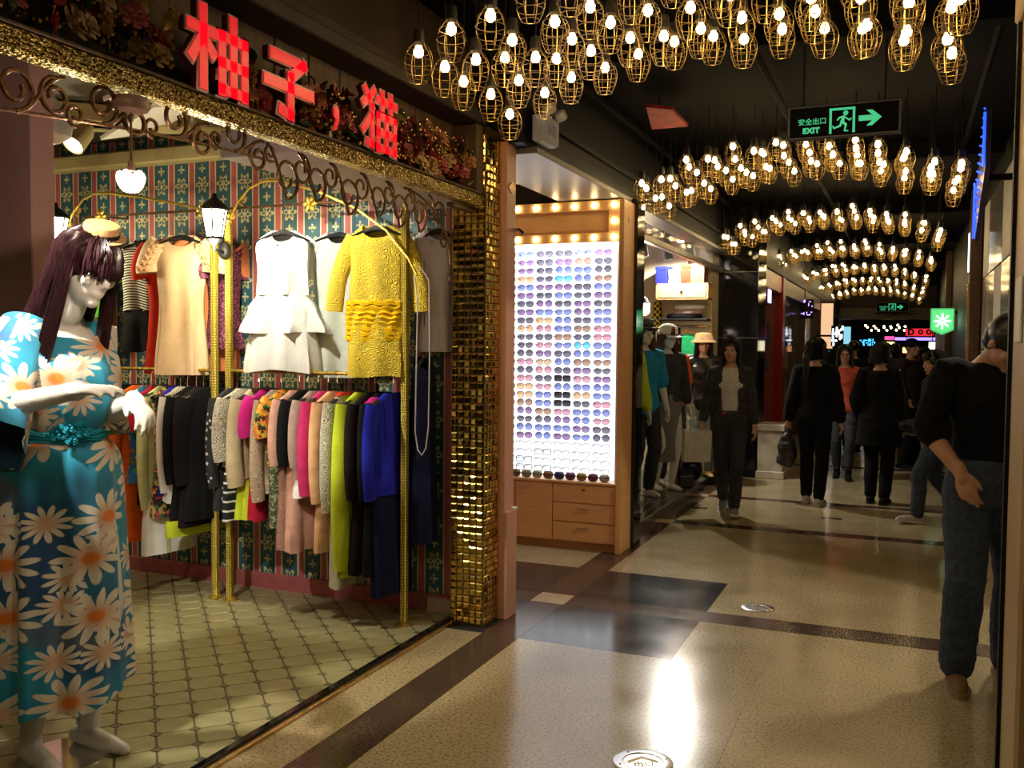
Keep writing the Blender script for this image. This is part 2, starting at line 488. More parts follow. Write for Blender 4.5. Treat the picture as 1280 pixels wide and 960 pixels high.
for t in tiles:
    if id(t) in ids:
        if len(t[2]) == 8 and abs(sum(p[0] for p in t[2]) / 8 - t[0]) < 1e-4 and abs(sum(p[1] for p in t[2]) / 8 - t[1]) < 1e-4:
            obj('floor_tile', whole, shop_floor, (t[0], t[1], 0))
        else:
            MB().prism(t[2], 0.005, 0.0255).build('floor_tile', M_TILE, shop_floor, smooth=False)
    else:
        rest.prism(t[2], 0.005, 0.0255)
stuff(rest.build('more_floor_tiles', M_TILE, shop_floor, smooth=False))
stuff(dots.build('tile_dots', M_DOT, shop_floor, smooth=False))
tr = struct(MB().box(-2.392, -2.362, -2, 4.72, -0.005, 0.028).build('trim_1', M_BLACKG, smooth=False))
MB().box(-2.362, -2.338, -2, 4.72, -0.005, 0.016).build('brass_edge', M_BRASS, tr, smooth=False, bevel=0.003)

# ================================================================== CEILING AND HALL WALLS
ceil = struct(MB().box(-9, 3.4, -3, 46, 3.30, 3.42).build('ceiling', M_CEIL, smooth=False))
for k in range(13):
    y = 2.5 + 3.4 * k - 0.85
    MB().box(-2.0, 0.7, y - .06, y + .06, 3.16, 3.31).build('ceiling_beam', M_CEIL, ceil, smooth=False, bevel=0.004)
    for x in (-1.9, -0.8, 0.4):
        MB().tube([(x, y + .1, 3.22), (x, y + 3.3, 3.22)], 0.022, 6).build('ceiling_pipe', M_CEIL, ceil)
# left side fascia over the shop fronts
fl_ = struct(MB().box(-2.55, -2.02, 4.9, 7.28, 2.745, 3.3).box(-2.2, -2.02, 7.28, 11.5, 2.745, 3.3).build('wall_left_fascia', M_BLACK, smooth=False, bevel=0.01))
MB().box(-2.5, -1.99, 5.05, 7.28, 2.71, 2.748).box(-2.19, -1.99, 7.28, 11.5, 2.71, 2.748).build('fascia_underside', mat('grey_strip', (0.16, 0.14, 0.12), 0.4), fl_, smooth=False, bevel=0.004)
MB().box(-2.03, -1.985, 5.05, 11.5, 2.90, 2.94).build('fascia_ridge', M_BLACK, fl_, smooth=False, bevel=0.004)
fl2 = struct(MB().box(-2.4, -1.66, 12.1, 27, 2.62, 3.3).build('wall_left_fascia_far', M_BLACK, smooth=False, bevel=0.01))
# clothes shop shell
wb = struct(MB().box(-6.0, -2.34, 4.84, 4.90, 0.0, 3.0).build('wall_back', M_WALLP, smooth=False))
bb = struct(MB().box(-6.0, -2.36, 4.812, 4.842, 0.02, 0.12).build('baseboard_back', mat('baseboard_rose', (0.34, 0.09, 0.10), 0.45), smooth=False, bevel=0.004))
MB().box(-2.56, -2.362, 4.800, 4.815, 0.02, 0.105).build('baseboard_patch', mat('baseboard_pale', (0.46, 0.34, 0.26), 0.5), bb, smooth=False, bevel=0.003)
tp = struct(MB().box(-6.0, -2.7, 4.74, 4.85, 2.77, 2.87).build('trim_2', M_OLIVE, smooth=False, bevel=0.012))
wl = struct(MB().box(-6.1, -6.0, -2, 4.9, 0, 3.0).build('wall_left_shop', M_WALLP, smooth=False))
cs = struct(MB().box(-6.0, -2.5, -2, 4.85, 2.96, 3.02).build('ceiling_shop', mat('shop_ceiling', (0.07, 0.06, 0.04), 0.7), smooth=False))
for (x, y, r, m) in ((-4.3, 4.2, 0.5, M_OLIVE), (-3.5, 3.7, -0.6, M_OLIVE), (-4.9, 3.6, 0.7, M_OLIVE)):
    MB().box(-.9, .9, -.10, .10, -.05, .05, Mx((x, y, 2.90), r)).build('ceiling_beam', m, cs, smooth=False, bevel=0.006)
for (x, y, r, a) in ((-3.9, 4.05, -0.5, 0.28), (-3.2, 3.5, -0.35, 0.2)):
    MB().box(-.5, .5, -.16, .16, -.012, .012, Mx((x, y, 2.84), r, a)).build('ceiling_board', M_WHITE, cs, smooth=False, bevel=0.003)
sf = struct(MB().box(-2.72, -2.30, 3.20, 4.84, 2.385, 2.50).build('ceiling_soffit', M_MAUVE, smooth=False, bevel=0.006))
pk = struct(MB().box(-4.4, -3.43, 2.86, 2.98, 0.0, 2.96).build('wall_partition', M_PINK, smooth=False, bevel=0.006))
# partition between clothes shop and glasses shop, its end clad in salmon board
sp = struct(MB().box(-4.5, -2.11, 4.90, 5.03, 0.0, 2.78).build('wall_divider', M_SALM, smooth=False, bevel=0.004))
MB().box(-2.3, -2.092, 4.895, 5.045, 0.0, 0.63).build('end_plinth', M_SALM, sp, smooth=False, bevel=0.003)
MB().box(-2.30, -2.088, 4.985, 5.05, 0.625, 0.64).build('plinth_cap', M_WHITE, sp, smooth=False, bevel=0.002)
em = MB(); pts = [(0.045 * math.cos(a) * (1 + .14 * math.cos(4 * a)), 0.028 * math.sin(a) * (1 + .14 * math.cos(4 * a))) for a in [2 * PI * k / 24 for k in range(24)]]
em.prism(pts, 0, 0.008, Mx((-2.112, 4.965, 2.50)) @ FACE_E).build('crest_plaque', mat('plaque_gold', (0.45, 0.25, 0.08), 0.3, 0.6), sp)
em2 = MB(); em2.tube([(-2.112, 4.99, 2.26), (-2.07, 4.99, 2.26), (-2.05, 4.99, 2.24)], 0.012, 8); em2.build('clip_lamp', M_CHROME, sp)
# glasses shop side and back
struct(MB().box(-4.6, -4.5, 4.9, 7.3, 0, 3.3).build('wall_glasses_shop', mat('beige_wall', (0.40, 0.32, 0.2), 0.6), smooth=False))
struct(MB().box(-4.5, -2.10, 7.10, 7.24, 0, 3.3).build('wall_divider_far', mat('olive_dark', (0.18, 0.14, 0.08), 0.6), smooth=False))

# ================================================================== GOLD MIRROR-TILE PILLAR
pl_ = thing('mirror_tile_pillar', 'square pillar covered in small gold mirror tiles at the clothes shop corner', 'pillar', (-2.24, 4.795, 0))
PX0, PX1, PY0, PY1 = -0.118, 0.085, -0.092, 0.105
MB().box(PX0, PX1, PY0, PY1, 0, 2.80).build('core', mat('pillar_core', (0.10, 0.07, 0.02), 0.5, 0.5), pl_, smooth=False)
ts = 0.0404
tmb = MB(); h = ts / 2 - 0.0022; k2 = h * 0.62
tmb.add([(-h, -h, 0), (h, -h, 0), (h, h, 0), (-h, h, 0), (-h, -h, .004), (h, -h, .004), (h, h, .004), (-h, h, .004),
         (-k2, -k2, .009), (k2, -k2, .009), (k2, k2, .009), (-k2, k2, .009)],
        [(0, 1, 5, 4), (1, 2, 6, 5), (2, 3, 7, 6), (3, 0, 4, 7), (4, 5, 9, 8), (5, 6, 10, 9), (6, 7, 11, 10), (7, 4, 8, 11), (8, 9, 10, 11)])
tile_me = tmb.mesh('mirror_tile', M_GOLDT, smooth=False)
rows = int(2.78 / ts); more = MB(); nt_ = 0
for r in range(rows):
    for c in range(5):
        jx, jz = rnd.uniform(-.05, .05), rnd.uniform(-.05, .05)
        M = Mx((PX0 + ts * (c + .5), PY0, 0.012 + ts * (r + .5))) @ FACE_S @ Matrix.Rotation(jx, 4, 'X') @ Matrix.Rotation(jz, 4, 'Y')
        if nt_ < 300:
            o = obj('mirror_tile', tile_me, pl_); o.matrix_local = M; nt_ += 1
        else: more.add([M @ q for q in tmb.v], tmb.f)
    for c in range(5):
        M = Mx((PX1, PY0 + ts * (c + .5), 0.012 + ts * (r + .5))) @ FACE_E @ Matrix.Rotation(rnd.uniform(-.05, .05), 4, 'X') @ Matrix.Rotation(rnd.uniform(-.05, .05), 4, 'Y')
        more.add([M @ q for q in tmb.v], tmb.f)
stuff(more.build('more_mirror_tiles', M_GOLDT, pl_, smooth=False))

# ================================================================== RIGHT SIDE OF THE HALL
M_GREYP = mat('grey_glass_panel', (0.42, 0.40, 0.37), 0.12, 0.1, var=0.15, vs=2)
wr = struct(MB().box(0.74, 0.84, -3, 27, 0, 3.3).build('wall_right', M_BLACK, smooth=False))
for k in range(10):
    for j in range(4):
        y0 = 4.0 + k * 0.66; z0 = 0.15 + j * 0.72
        MB().box(0.715, 0.742, y0 + .006, y0 + .654, z0 + .006, z0 + .714).build('wall_panel', M_GREYP if (k + j) % 3 else M_WHITE, wr, smooth=False, bevel=0.004)
M_BEIGE = mat('beige_pillar', (0.50, 0.35, 0.17), 0.45, var=0.08, vs=3)
pr = struct(MB().box(0.352, 1.0, 3.30, 3.74, 0, 3.3).build('wall_right_pillar', M_BEIGE, smooth=False, bevel=0.012))
MB().box(0.338, 0.352, 3.715, 3.752, 0, 2.9).build('corner_trim', M_BLACK, pr, smooth=False)
MB().box(0.33, 1.0, 3.28, 3.76, 2.74, 2.98).build('capital', M_BEIGE, pr, smooth=False, bevel=0.01)
tag(MB().box(0.343, 0.353, 3.42, 3.60, 1.62, 1.84).build('notice_frame', M_WHITE, None, smooth=False, bevel=0.004), 'small white framed notice on the beige pillar', 'notice')
M_BRN = mat('brown_pillar', (0.13, 0.07, 0.04), 0.35, var=0.2)
pr2 = struct(MB().box(0.62, 0.74, 11.1, 11.25, 0, 3.3).build('wall_right_post', M_BRN, smooth=False, bevel=0.01))
MB().box(0.605, 0.622, 11.12, 11.22, 1.2, 2.3).build('gilt_strip', M_BRASS, pr2, smooth=False)
struct(MB().box(0.64, 0.74, 18.0, 18.3, 0, 3.3).build('wall_right_post_far', M_BRN, smooth=False, bevel=0.01))

# ================================================================== FASHION SHOP SHELL (beyond the glasses)
MB_ = MB().box(-2.10, -1.94, 7.08, 7.30, 0, 2.74)
post = struct(MB_.build('wall_left_post', M_BLACKG, smooth=False, bevel=0.006))
plat = struct(MB().box(-4.6, -2.06, 7.30, 11.3, 0, 0.075).build('floor_platform', mat('platform_top', (0.10, 0.10, 0.10), 0.2, 0.4), smooth=False, bevel=0.004))
for k in range(5):
    MB().box(-2.50 + k * 0.09, -2.425 + k * 0.09, 7.32, 11.28, 0.07, 0.079).build('platform_plank', mat('platform_plank', (0.13, 0.125, 0.12), 0.25, 0.5), plat, smooth=False, bevel=0.002)
M_CREAM = mat('cream_wall', (0.62, 0.52, 0.34), 0.6, var=0.08)
struct(MB().box(-4.7, -4.6, 7.24, 11.5, 0, 3.3).build('wall_fashion_back', M_CREAM, smooth=False))
struct(MB().box(-4.6, -2.12, 11.1, 11.5, 0, 3.3).build('wall_fashion_end', M_CREAM, smooth=False))
struct(MB().box(-4.6, -2.12, 7.24, 11.1, 2.95, 3.0).build('ceiling_fashion', mat('white_ceiling', (0.6, 0.58, 0.54), 0.6), smooth=False))
colm = struct(MB().box(-2.16, -1.64, 11.5, 12.15, 0, 3.3).build('wall_left_column', M_BLACKG, smooth=False, bevel=0.01))
for z in (0.9, 1.7, 2.5):
    MB().box(-2.165, -1.635, 11.494, 11.502, z, z + 0.006).build('panel_joint', M_METAL, colm, smooth=False)
blk = tag(MB().box(-1.62, -1.32, 11.52, 11.95, 0, 0.60).box(-1.635, -1.30, 11.50, 11.97, 0.58, 0.66).box(-1.635, -1.30, 11.50, 11.97, 0, 0.09).build('stone_plinth', mat('pale_stone', (0.50, 0.43, 0.33), 0.5, var=0.2, vs=6), None, smooth=False, bevel=0.008), 'pale stone plinth block at the foot of the red shop front', 'plinth')

# ================================================================== SHOP FASCIA, SIGN, FLOWERS, IRONWORK
fas = struct(MB().box(-2.40, -2.34, -2, 4.70, 2.42, 2.84).build('wall_fascia', M_WOODD, smooth=False))
for k in range(22):
    y0 = -0.4 + k * 0.23
    MB().box(-2.345, -2.318, y0 + .004, y0 + .226, 2.43, 2.81).build('fascia_plank', M_WOODM, fas, smooth=False, bevel=0.003)
MB().box(-2.245, -2.178, -2, 4.70, 2.362, 2.425).build('glitter_ledge', M_GLIT, fas, smooth=False, bevel=0.004)
MB().box(-2.40, -2.168, -2, 4.70, 2.425, 2.436).build('ledge_cap', M_WOODM, fas, smooth=False, bevel=0.003)
MB().box(-2.40, -2.15, -2, 4.70, 2.80, 2.86).box(-2.40, -2.20, -2, 4.70, 2.86, 2.93).box(-2.40, -2.25, -2, 4.70, 2.93, 3.29).build('cornice', M_WOODD, fas, smooth=False, bevel=0.006)
MB().box(-2.34, -2.17, 4.62, 4.70, 2.43, 2.80).build('fascia_end_frame', M_WOODM, fas, smooth=False, bevel=0.005)

M_SIGN = mat('sign_red_acrylic', (0.40, 0.004, 0.012), 0.3, emit=(1.0, 0.006, 0.02), es=0.62, var=0)
M_SIGNW = mat('sign_edge', (0.60, 0.42, 0.40), 0.35, var=0); M_SIGNS = mat('sign_side', (0.22, 0.01, 0.015), 0.4, var=0)
def stroke_poly(pts, w):
    """outline of a brush bar through the points, square ended"""
    out = []
    for a, b in zip(pts, pts[1:]):
        a, b = Vector(a), Vector(b); d = (b - a).normalized(); n = Vector((-d.y, d.x))
        e = d * w * .5
        out.append([tuple(a - e + n * w / 2), tuple(a - e - n * w / 2), tuple(b + e - n * w / 2), tuple(b + e + n * w / 2)])
    return out
YOU = [[(.03, .72), (.42, .72)], [(.23, .97), (.23, .04)], [(.21, .62), (.05, .36)], [(.25, .62), (.39, .46)], [(.55, .74), (.96, .74)], [(.55, .74), (.55, .04)], [(.96, .74), (.96, .04)], [(.55, .06), (.96, .06)], [(.55, .40), (.96, .40)], [(.755, .97), (.755, .06)]]
ZI = [[(.16, .92), (.80, .92), (.54, .68)], [(.52, .66), (.52, .06), (.34, .10)], [(.03, .49), (.97, .49)]]
MAO = [[(.34, .96), (.06, .72)], [(.10, .94), (.28, .70), (.29, .08), (.17, .10)], [(.27, .55), (.05, .30)], [(.44, .85), (.97, .85)], [(.58, .97), (.58, .74)], [(.83, .97), (.83, .74)], [(.46, .60), (.95, .60)], [(.46, .60), (.46, .05)], [(.95, .60), (.95, .05)], [(.46, .07), (.95, .07)], [(.46, .33), (.95, .33)], [(.705, .60), (.705, .07)]]
for ch, y, lab, wd, hg, sw_ in ((YOU, 2.535, 'first large red channel character on the shop sign, after the cream roses', .285, .262, .135), (ZI, 2.925, 'second large red channel character on the sign, with one long crossbar', .285, .235, .150),
                       (None, 3.235, 'small red comma mark on the shop sign between two characters', .09, .10, 0), (MAO, 3.575, 'last large red channel character on the sign, beside the peach roses', .29, .265, .118)):
    t = thing('sign_character' if ch else 'sign_comma', lab, 'sign', (-2.165, y, 2.437), 0, 'red sign characters')
    for nm, grow, x0, x1, m in (('letter_body', .016, -.020, .008, M_SIGNS), ('letter_rim', .024, .004, .011, M_SIGNW), ('letter_face', .0, .009, .0145, M_SIGN)):
        mb = MB()
        if ch:
            for st in ch:
                for pl in stroke_poly([(p[0] * wd - wd / 2, p[1] * hg + .004) for p in st], sw_ * .27 + grow * .55):
                    mb.prism(pl, x0, x1, FACE_E)
        else:
            k = 1 + grow * 6
            mb.prism([(p[0] * k, .06 + p[1] * k) for p in [(.020 * math.cos(a), .034 + .030 * math.sin(a)) for a in [PI * i / 10 for i in range(11)]] + [(-.018, .02), (-.002, .012), (-.022, -.036), (.004, -.026), (.018, .004)]], x0, x1, FACE_E)
        mb.build(nm, m, t, smooth=False)
    if not ch: MB().box(-.03, -.015, -.01, .01, 0, 0.09).build('stand', M_SIGNW, t, smooth=False)

def rose_mesh(m, seed):
    r = random.Random(seed); mb = MB()
    for lay, (n, rad, tilt, sz) in enumerate(((3, .25, 1.35, .55), (4, .45, 1.05, .7), (5, .7, .7, .85), (6, .95, .35, 1.0))):
        for k in range(n):
            a = 2 * PI * k / n + lay * .7 + r.uniform(-.2, .2)
            grid = []
            for i in range(3):
                s = i / 2.0
                for j in range(4):
                    q = (j / 3.0 - .5) * 2
                    wdt = sz * .62 * (0.35 + 1.1 * s - .35 * s * s)
                    rr = rad * .35 + s * sz * math.cos(tilt) + .10 * s * s
                    zz = s * sz * math.sin(tilt) * .9 - .12 * q * q * s + (.0 if s < 1 else -.10 * (1 - abs(q)) * (lay > 1))
                    aa = a + q * wdt / max(.35, rr + .2) * .8
                    grid.append(((rr - .12 * q * q * s) * math.cos(aa), (rr - .12 * q * q * s) * math.sin(aa), zz))
            mb.add(grid, [(i * 4 + j, i * 4 + j + 1, i * 4 + j + 5, i * 4 + j + 4) for i in range(2) for j in range(3)])
    mb.ell((0, 0, .15), (.28, .28, .3), nu=8, nv=5)
    return mb.mesh('rose', m, ang=70)
def leaf_mesh(m):
    mb = MB(); pts = []
    for i in range(5):
        s = i / 4; w_ = .34 * math.sin(PI * min(1, s * .9 + .05)); z = .18 * math.sin(PI * s)
        pts += [(s, -w_, z + .06), (s, 0, z), (s, w_, z + .06)]
    mb.add(pts, [(i * 3 + j, i * 3 + j + 1, i * 3 + j + 4, i * 3 + j + 3) for i in range(4) for j in range(2)])
    return mb.mesh('leaf', m)
ROSES = [rose_mesh(mat('rose_' + n, c, 0.7, var=0.2, vs=3), i) for i, (n, c) in enumerate((
    ('red', (0.34, 0.02, 0.025)), ('wine', (0.16, 0.012, 0.02)), ('pink', (0.52, 0.12, 0.15)), ('cream', (0.50, 0.32, 0.16)), ('peach', (0.50, 0.20, 0.09))))]
LEAF = leaf_mesh(mat('leaf_green', (0.035, 0.07, 0.025), 0.5, var=0.3))
LEAFG = leaf_mesh(mat('leaf_gold', (0.40, 0.26, 0.07), 0.35, 0.6, var=0.3))
M_BERRY = mat('gold_berry', (0.55, 0.34, 0.10), 0.25, 0.7, var=0.3)
def garland(name, lab, y0, y1, n, seed, wts, ztop):
    r = random.Random(seed); t = thing(name, lab, 'flowers', (-2.235, (y0 + y1) / 2, 2.437))
    for k in range(n):
        y = y0 + (y1 - y0) * (k + r.random()) / n - (y0 + y1) / 2
        z = r.uniform(0.03, ztop); s = r.uniform(.030, .046)
        me = ROSES[r.choices(range(5), wts)[0]]
        o = obj('rose', me, t, (r.uniform(-.02, .075) - z * .12, y, z)); o.scale = (s, s, s)
        o.rotation_euler = (r.uniform(-.5, .5), PI / 2 - r.uniform(-.1, .7), r.uniform(-.6, .6))
    for k in range(int(n * 1.0)):
        y = r.uniform(y0, y1) - (y0 + y1) / 2; z = r.uniform(0.02, ztop + .03); s = r.uniform(.05, .085)
        o = obj('leaf', LEAF if r.random() < .7 else LEAFG, t, (r.uniform(-.02, .06) - z * .1, y, z)); o.scale = (s, s, s)
        o.rotation_euler = (r.uniform(-1, 1), r.uniform(-1.4, .3), r.uniform(-PI, PI))
    b = MB()
    for k in range(n * 4):
        y = r.uniform(y0, y1) - (y0 + y1) / 2; z = r.uniform(0.01, ztop)
        b.ell((r.uniform(0, .10) - z * .1, y, z), r.uniform(.004, .009), nu=6, nv=4)
    stuff(b.build('gold_berries', M_BERRY, t))
    st = MB(); st.tube([(-.05, y0 - (y0 + y1) / 2, .03), (-.05, 0, .05), (-.05, y1 - (y0 + y1) / 2, .03)], .03, 6)
    st.build('stem_bundle', mat('stem_dark', (0.03, 0.025, 0.012), .8), t)
garland('flower_garland', 'silk garland of dark red and cream roses with gold berries left of the sign characters', 1.1, 2.36, 62, 3, (3, 4, 1, 3, 2), .27)
garland('flower_garland', 'small bunch of dark red silk roses between the first two sign characters', 2.70, 2.80, 8, 5, (3, 3, 2, 2, 1), .15)
garland('flower_garland', 'silk garland of pink and peach roses between the second and last sign characters', 3.05, 3.42, 26, 8, (3, 2, 3, 2, 3), .19)
garland('flower_garland', 'full silk garland of red pink and peach roses beside the gold tile pillar', 3.72, 4.58, 52, 9, (4, 2, 3, 2, 4), .25)

# wrought ironwork hanging under the ledge
def spiral(cy, cz, r0, turns, a0, sgn, n=22, shrink=.25):
    return [(0, cy + r0 * (1 - (1 - shrink) * (i / n)) * math.cos(a0 + sgn * 2 * PI * turns * i / n),
             cz + r0 * (1 - (1 - shrink) * (i / n)) * math.sin(a0 + sgn * 2 * PI * turns * i / n)) for i in range(n + 1)]
iron = thing('iron_valance', 'bronzed wrought iron scroll valance hanging under the glitter ledge', 'ironwork', (-2.24, 3.0, 2.352))
def Y(y): return y - 3.0
def Z(z): return z - 2.352
bar = [(0, Y(y), Z(2.10 + .19 * math.sin(min(1, (y - .9) / 2.1) * PI / 2))) for y in [.9 + .12 * i for i in range(18)]]
MB().tube(bar, 0.0055, 6).build('lower_bar', M_IRON, iron)
def scr(pts, r=.0055): MB().tube(pts, r, 6, flat=1.0).build('scroll', M_IRON, iron)
for k in range(6):
    y = 1.22 + k * 0.30; zb = 2.10 + .19 * math.sin(min(1, (y - .9) / 2.1) * PI / 2); hgt = 2.352 - zb
    r = max(.062, hgt * .40)
    scr(spiral(Y(y), Z(zb + r * 1.02), r, 1.35, -PI / 2, 1, shrink=.35), .0075)
    scr(spiral(Y(y + .13), Z(2.345 - r * .9), r * .9, 1.3, PI / 2, 1, shrink=.35), .0075)
    scr([(0, Y(y + .0 + .16 * s), Z(zb + hgt * (.5 - .5 * math.cos(PI * s)))) for s in [i / 10 for i in range(11)]], .007)
    scr(spiral(Y(y + .20), Z(zb + r * .55), r * .55, 1.2, -PI / 2, -1, shrink=.3), .006)
for k, (y, r) in enumerate(((3.02, .085), (3.22, .075), (3.46, .085), (3.70, .075), (3.90, .085), (4.10, .085))):
    scr([(0, Y(y - .12 + .12 * s), Z(2.352 - 2.3 * r * s ** 1.6)) for s in [i / 8 for i in range(9)]] + spiral(Y(y), Z(2.352 - 1.3 * r), r, 1.25, -PI / 2, 1, shrink=.35)[1:], .007)
    scr(spiral(Y(y + .10), Z(2.352 - r * .75), r * .75, 1.3, PI / 2, -1, shrink=.35), .0065)
# end bracket beside the pillar
scr([(0, Y(3.95 + .50 * math.sin(s * PI / 2)), Z(2.35 - .33 * (1 - math.cos(s * PI / 2)))) for s in [i / 12 for i in range(13)]], .007)
MB().tube([(0, Y(4.45), Z(2.355)), (0, Y(4.45), Z(1.98))], .007, 6).build('bracket_upright', M_IRON, iron)
scr(spiral(Y(4.31), Z(2.27), .07, 1.4, 0, 1)); scr(spiral(Y(4.37), Z(2.14), .055, 1.4, 0, 1)); scr(spiral(Y(4.46), Z(1.945), .035, 1.3, PI / 2, -1))
MB().box(-.02, .02, Y(4.44), Y(4.70), Z(2.33), Z(2.352)).build('bracket_fix', M_IRON, iron, smooth=False)

# pendant lamp under the ledge
M_GLOW = mat('lamp_glow', (1, .9, .75), .4, emit=(1.0, .82, .58), es=14.0, var=0)
M_GLOWP = mat('lamp_glow_pink', (1, .85, .75), .4, emit=(1.0, .70, .52), es=5.0, var=0)
pd = thing('pendant_lamp', 'small pink glass pendant lamp on a thin rod under the gold ledge', 'lamp', (-2.225, 2.215, 2.352))
MB().lathe([(.030, -.048), (.052, -.040), (.058, -.02), (.050, 0)], 16).build('canopy', mat('pink_porcelain', (0.62, 0.40, 0.36), .3), pd)
MB().tube([(0, 0, -.045), (0, 0, -.20)], .004, 6).build('rod', mat('rose_rod', (0.45, 0.28, 0.2), .35, .5), pd)
MB().lathe([(.010, -.195), (.012, -.215), (.016, -.225)], 10).build('socket', mat('rose_rod', (0, 0, 0)), pd)
mb = MB()
for k in range(5):
    a = 2 * PI * k / 5
    mb.ell((.022 * math.cos(a), .022 * math.sin(a), -.258), (.020, .020, .036), Matrix.Rotation(a, 3, 'Z') @ Matrix.Rotation(.45, 3, 'Y'), 8, 6)
mb.build('tulip_shade', M_GLOWP, pd)
lamp('pendant_light', 'POINT', (-2.225, 2.215, 2.03), 12, (1, .75, .55), size=.03)

# spotlight cans
for i, (l, tg, p, c, kc) in enumerate(SPOTS):
    t = thing('spotlight_can', ['olive spotlight can above the daisy dress mannequin', 'olive spotlight can behind the ironwork aimed at the white dress'][i], 'spotlight', l)
    dirv = (Vector(tg) - Vector(l)).normalized(); q = dirv.to_track_quat('-Z', 'Y').to_matrix().to_4x4()
    mb = MB().lathe([(.016, .08), (.022, .07), (.024, .0), (.026, -.008), (.024, -.008), (.021, .02), (.012, .03)], 16, q.to_3x3())
    mb.build('can', M_OLIVE, t); MB().lathe([(.020, .002), (.012, -.003), (.002, -.004)], 12, q.to_3x3()).build('bulb_face', M_GLOW, t)
    top = 2.385 if -2.72 < l[0] and l[1] > 3.2 else 2.96
    MB().tube([tuple(q.to_3x3() @ Vector((0, 0, .08))), (0, 0, top - l[2] + .01)], .008, 6).build('stem', M_WHITE, t)
    MB().lathe([(.028, top - l[2] - .008), (.028, top - l[2] + .006)], 12).build('ceiling_plate', M_WHITE, t)
cn = thing('spotlight_can', 'glowing spotlight can under the shop ceiling beams above the wig', 'spotlight', (-4.34, 3.9, 2.706))
MB().lathe([(.030, .16), (.05, .12), (.062, .0), (.066, -.012), (.058, -.012), (.052, .01), (.03, .012)], 18, Matrix.Rotation(-.75, 3, 'X')).build('can', M_OLIVE, cn)
MB().lathe([(.054, -.004), (.03, -.016), (.008, -.02)], 16, Matrix.Rotation(-.75, 3, 'X')).build('bulb_face', M_GLOW, cn)
MB().tube([(0, 0.06, .07), (0, .08, .262)], .01, 6).build('stem', M_OLIVE, cn)
lamp('can_light', 'SPOT', (-4.33, 3.84, 2.68), 60, SHOPC, (-4.2, 2.9, 0), .05, 110, .5)
gb = tag(MB().lathe([(.012, .12), (.03, .10), (.075, .05), (.085, 0), (.075, -.05), (.03, -.08), (.01, -.085)], 16).build('globe_lamp', mat('opal_glass', (.7, .68, .62), .25), None, (-3.52, 3.05, 2.56)), 'round white globe lamp half behind the mauve partition', 'lamp')
MB().tube([(0, 0, .11), (0, 0, .40)], .006, 6).build('globe_rod', M_METAL, gb)

# lanterns
def lantern(lab, loc, postx):
    t = thing('post_lantern', lab, 'lantern', loc, 0, 'shop lanterns')
    cols = 6
    def ringr(r, z): return [(r * math.cos(2 * PI * k / cols), r * math.sin(2 * PI * k / cols), z) for k in range(cols)]
    MB().rings([ringr(.046, 0), ringr(.074, .155)]).build('glass', M_GLOW, t, smooth=False)
    fr = MB()
    for k in range(cols):
        a, b = ringr(.048, -.002)[k], ringr(.077, .158)[k]; fr.tube([a, b], .0045, 5)
    fr.build('ribs', M_BLACK, t)
    MB().lathe([(.082, .155), (.086, .165), (.050, .20), (.018, .225), (.012, .25), (.004, .255)], 12).build('cap', M_BLACK, t)
    MB().lathe([(.012, -.045), (.03, -.03), (.052, -.012), (.052, .002)], 12).build('base', M_BLACK, t)
    dx = postx - loc[0]
    MB().tube([(0, 0, -.035), (.02 * (1 if dx > 0 else -1), .02, -.07), (dx * .6, .12, -.075), (dx, .175, -.055)], .010, 8).build('arm', M_BLACK, t)
    MB().ell((dx * .8, .15, -.06), (.042, .03, .055)).build('wall_cup', M_BLACK, t)
    lamp('lantern_light', 'POINT', (loc[0], loc[1] - .02, loc[2] - .08), 22, (1, .85, .52), size=.05)
lantern('glowing black lantern on the gold posts between the clothes racks', (-3.70, 4.31, 2.205), -3.77)
lantern('glowing black lantern beside the mauve partition', (-4.96, 4.31, 2.215), -5.09)

# ================================================================== CLOTHES RACKS
M_ROPE = None
g = NG('braided_gold', .38, .55); x_, y_, z_ = g.xyz(g.tc.outputs['Object'])
s1 = g.math('SINE', g.math('MULTIPLY', g.math('ADD', z_, g.math('MULTIPLY', x_, .8)), 330.0)); s2 = g.math('SINE', g.math('MULTIPLY', g.math('SUBTRACT', z_, g.math('MULTIPLY', x_, .8)), 330.0))
br = g.math('MULTIPLY', s1, s2); g.color(g.mix(g.step(br, 0.0, .5), (.30, .22, .02), (.72, .58, .10))); g.bump(br, .5); M_ROPE = g.m
ZR = 1.425; YR = 4.5
def rack(lab, x0, x1, arch):
    t = thing('clothes_rack', lab, 'clothes rack', ((x0 + x1) / 2, YR, 0.0255), 0)
    hx = (x1 - x0) / 2
    for s in (-1, 1):
        MB().box(s * hx - .019, s * hx + .019, -.019, .019, 0, 2.29).build('post', M_ROPE, t, smooth=False, bevel=.006)
        MB().lathe([(.045, 0), (.045, .010), (.02, .02)], 14, c=(s * hx, 0, 0)).build('foot', M_GOLD, t)
        MB().lathe([(.02, 2.285), (.026, 2.30), (.014, 2.318), (.018, 2.335), (.006, 2.35)], 10, c=(s * hx, 0, 0)).build('finial', M_GOLD, t)
    MB().tube([(-hx, 0, ZR - .0255), (hx, 0, ZR - .0255)], .0105, 8).build('rail', M_GOLD, t)
    if arch:
        pts = [(-hx + q * (2 * hx + .10), -.05 * q, z - .0255) for q, z in arch]
        MB().tube(pts, .008, 6).build('arch_bar', M_GOLD, t)
        for (cx, cz, r) in ((-hx + .02, 2.33, .045), (-hx + .11, 2.42, .035)):
            MB().tube([(cx + p[1] - 0, 0, cz + p[2]) for p in spiral(0, 0, r, 1.3, -PI / 2, -1)], .006, 6).build('scroll', M_GOLD, t)
    return t
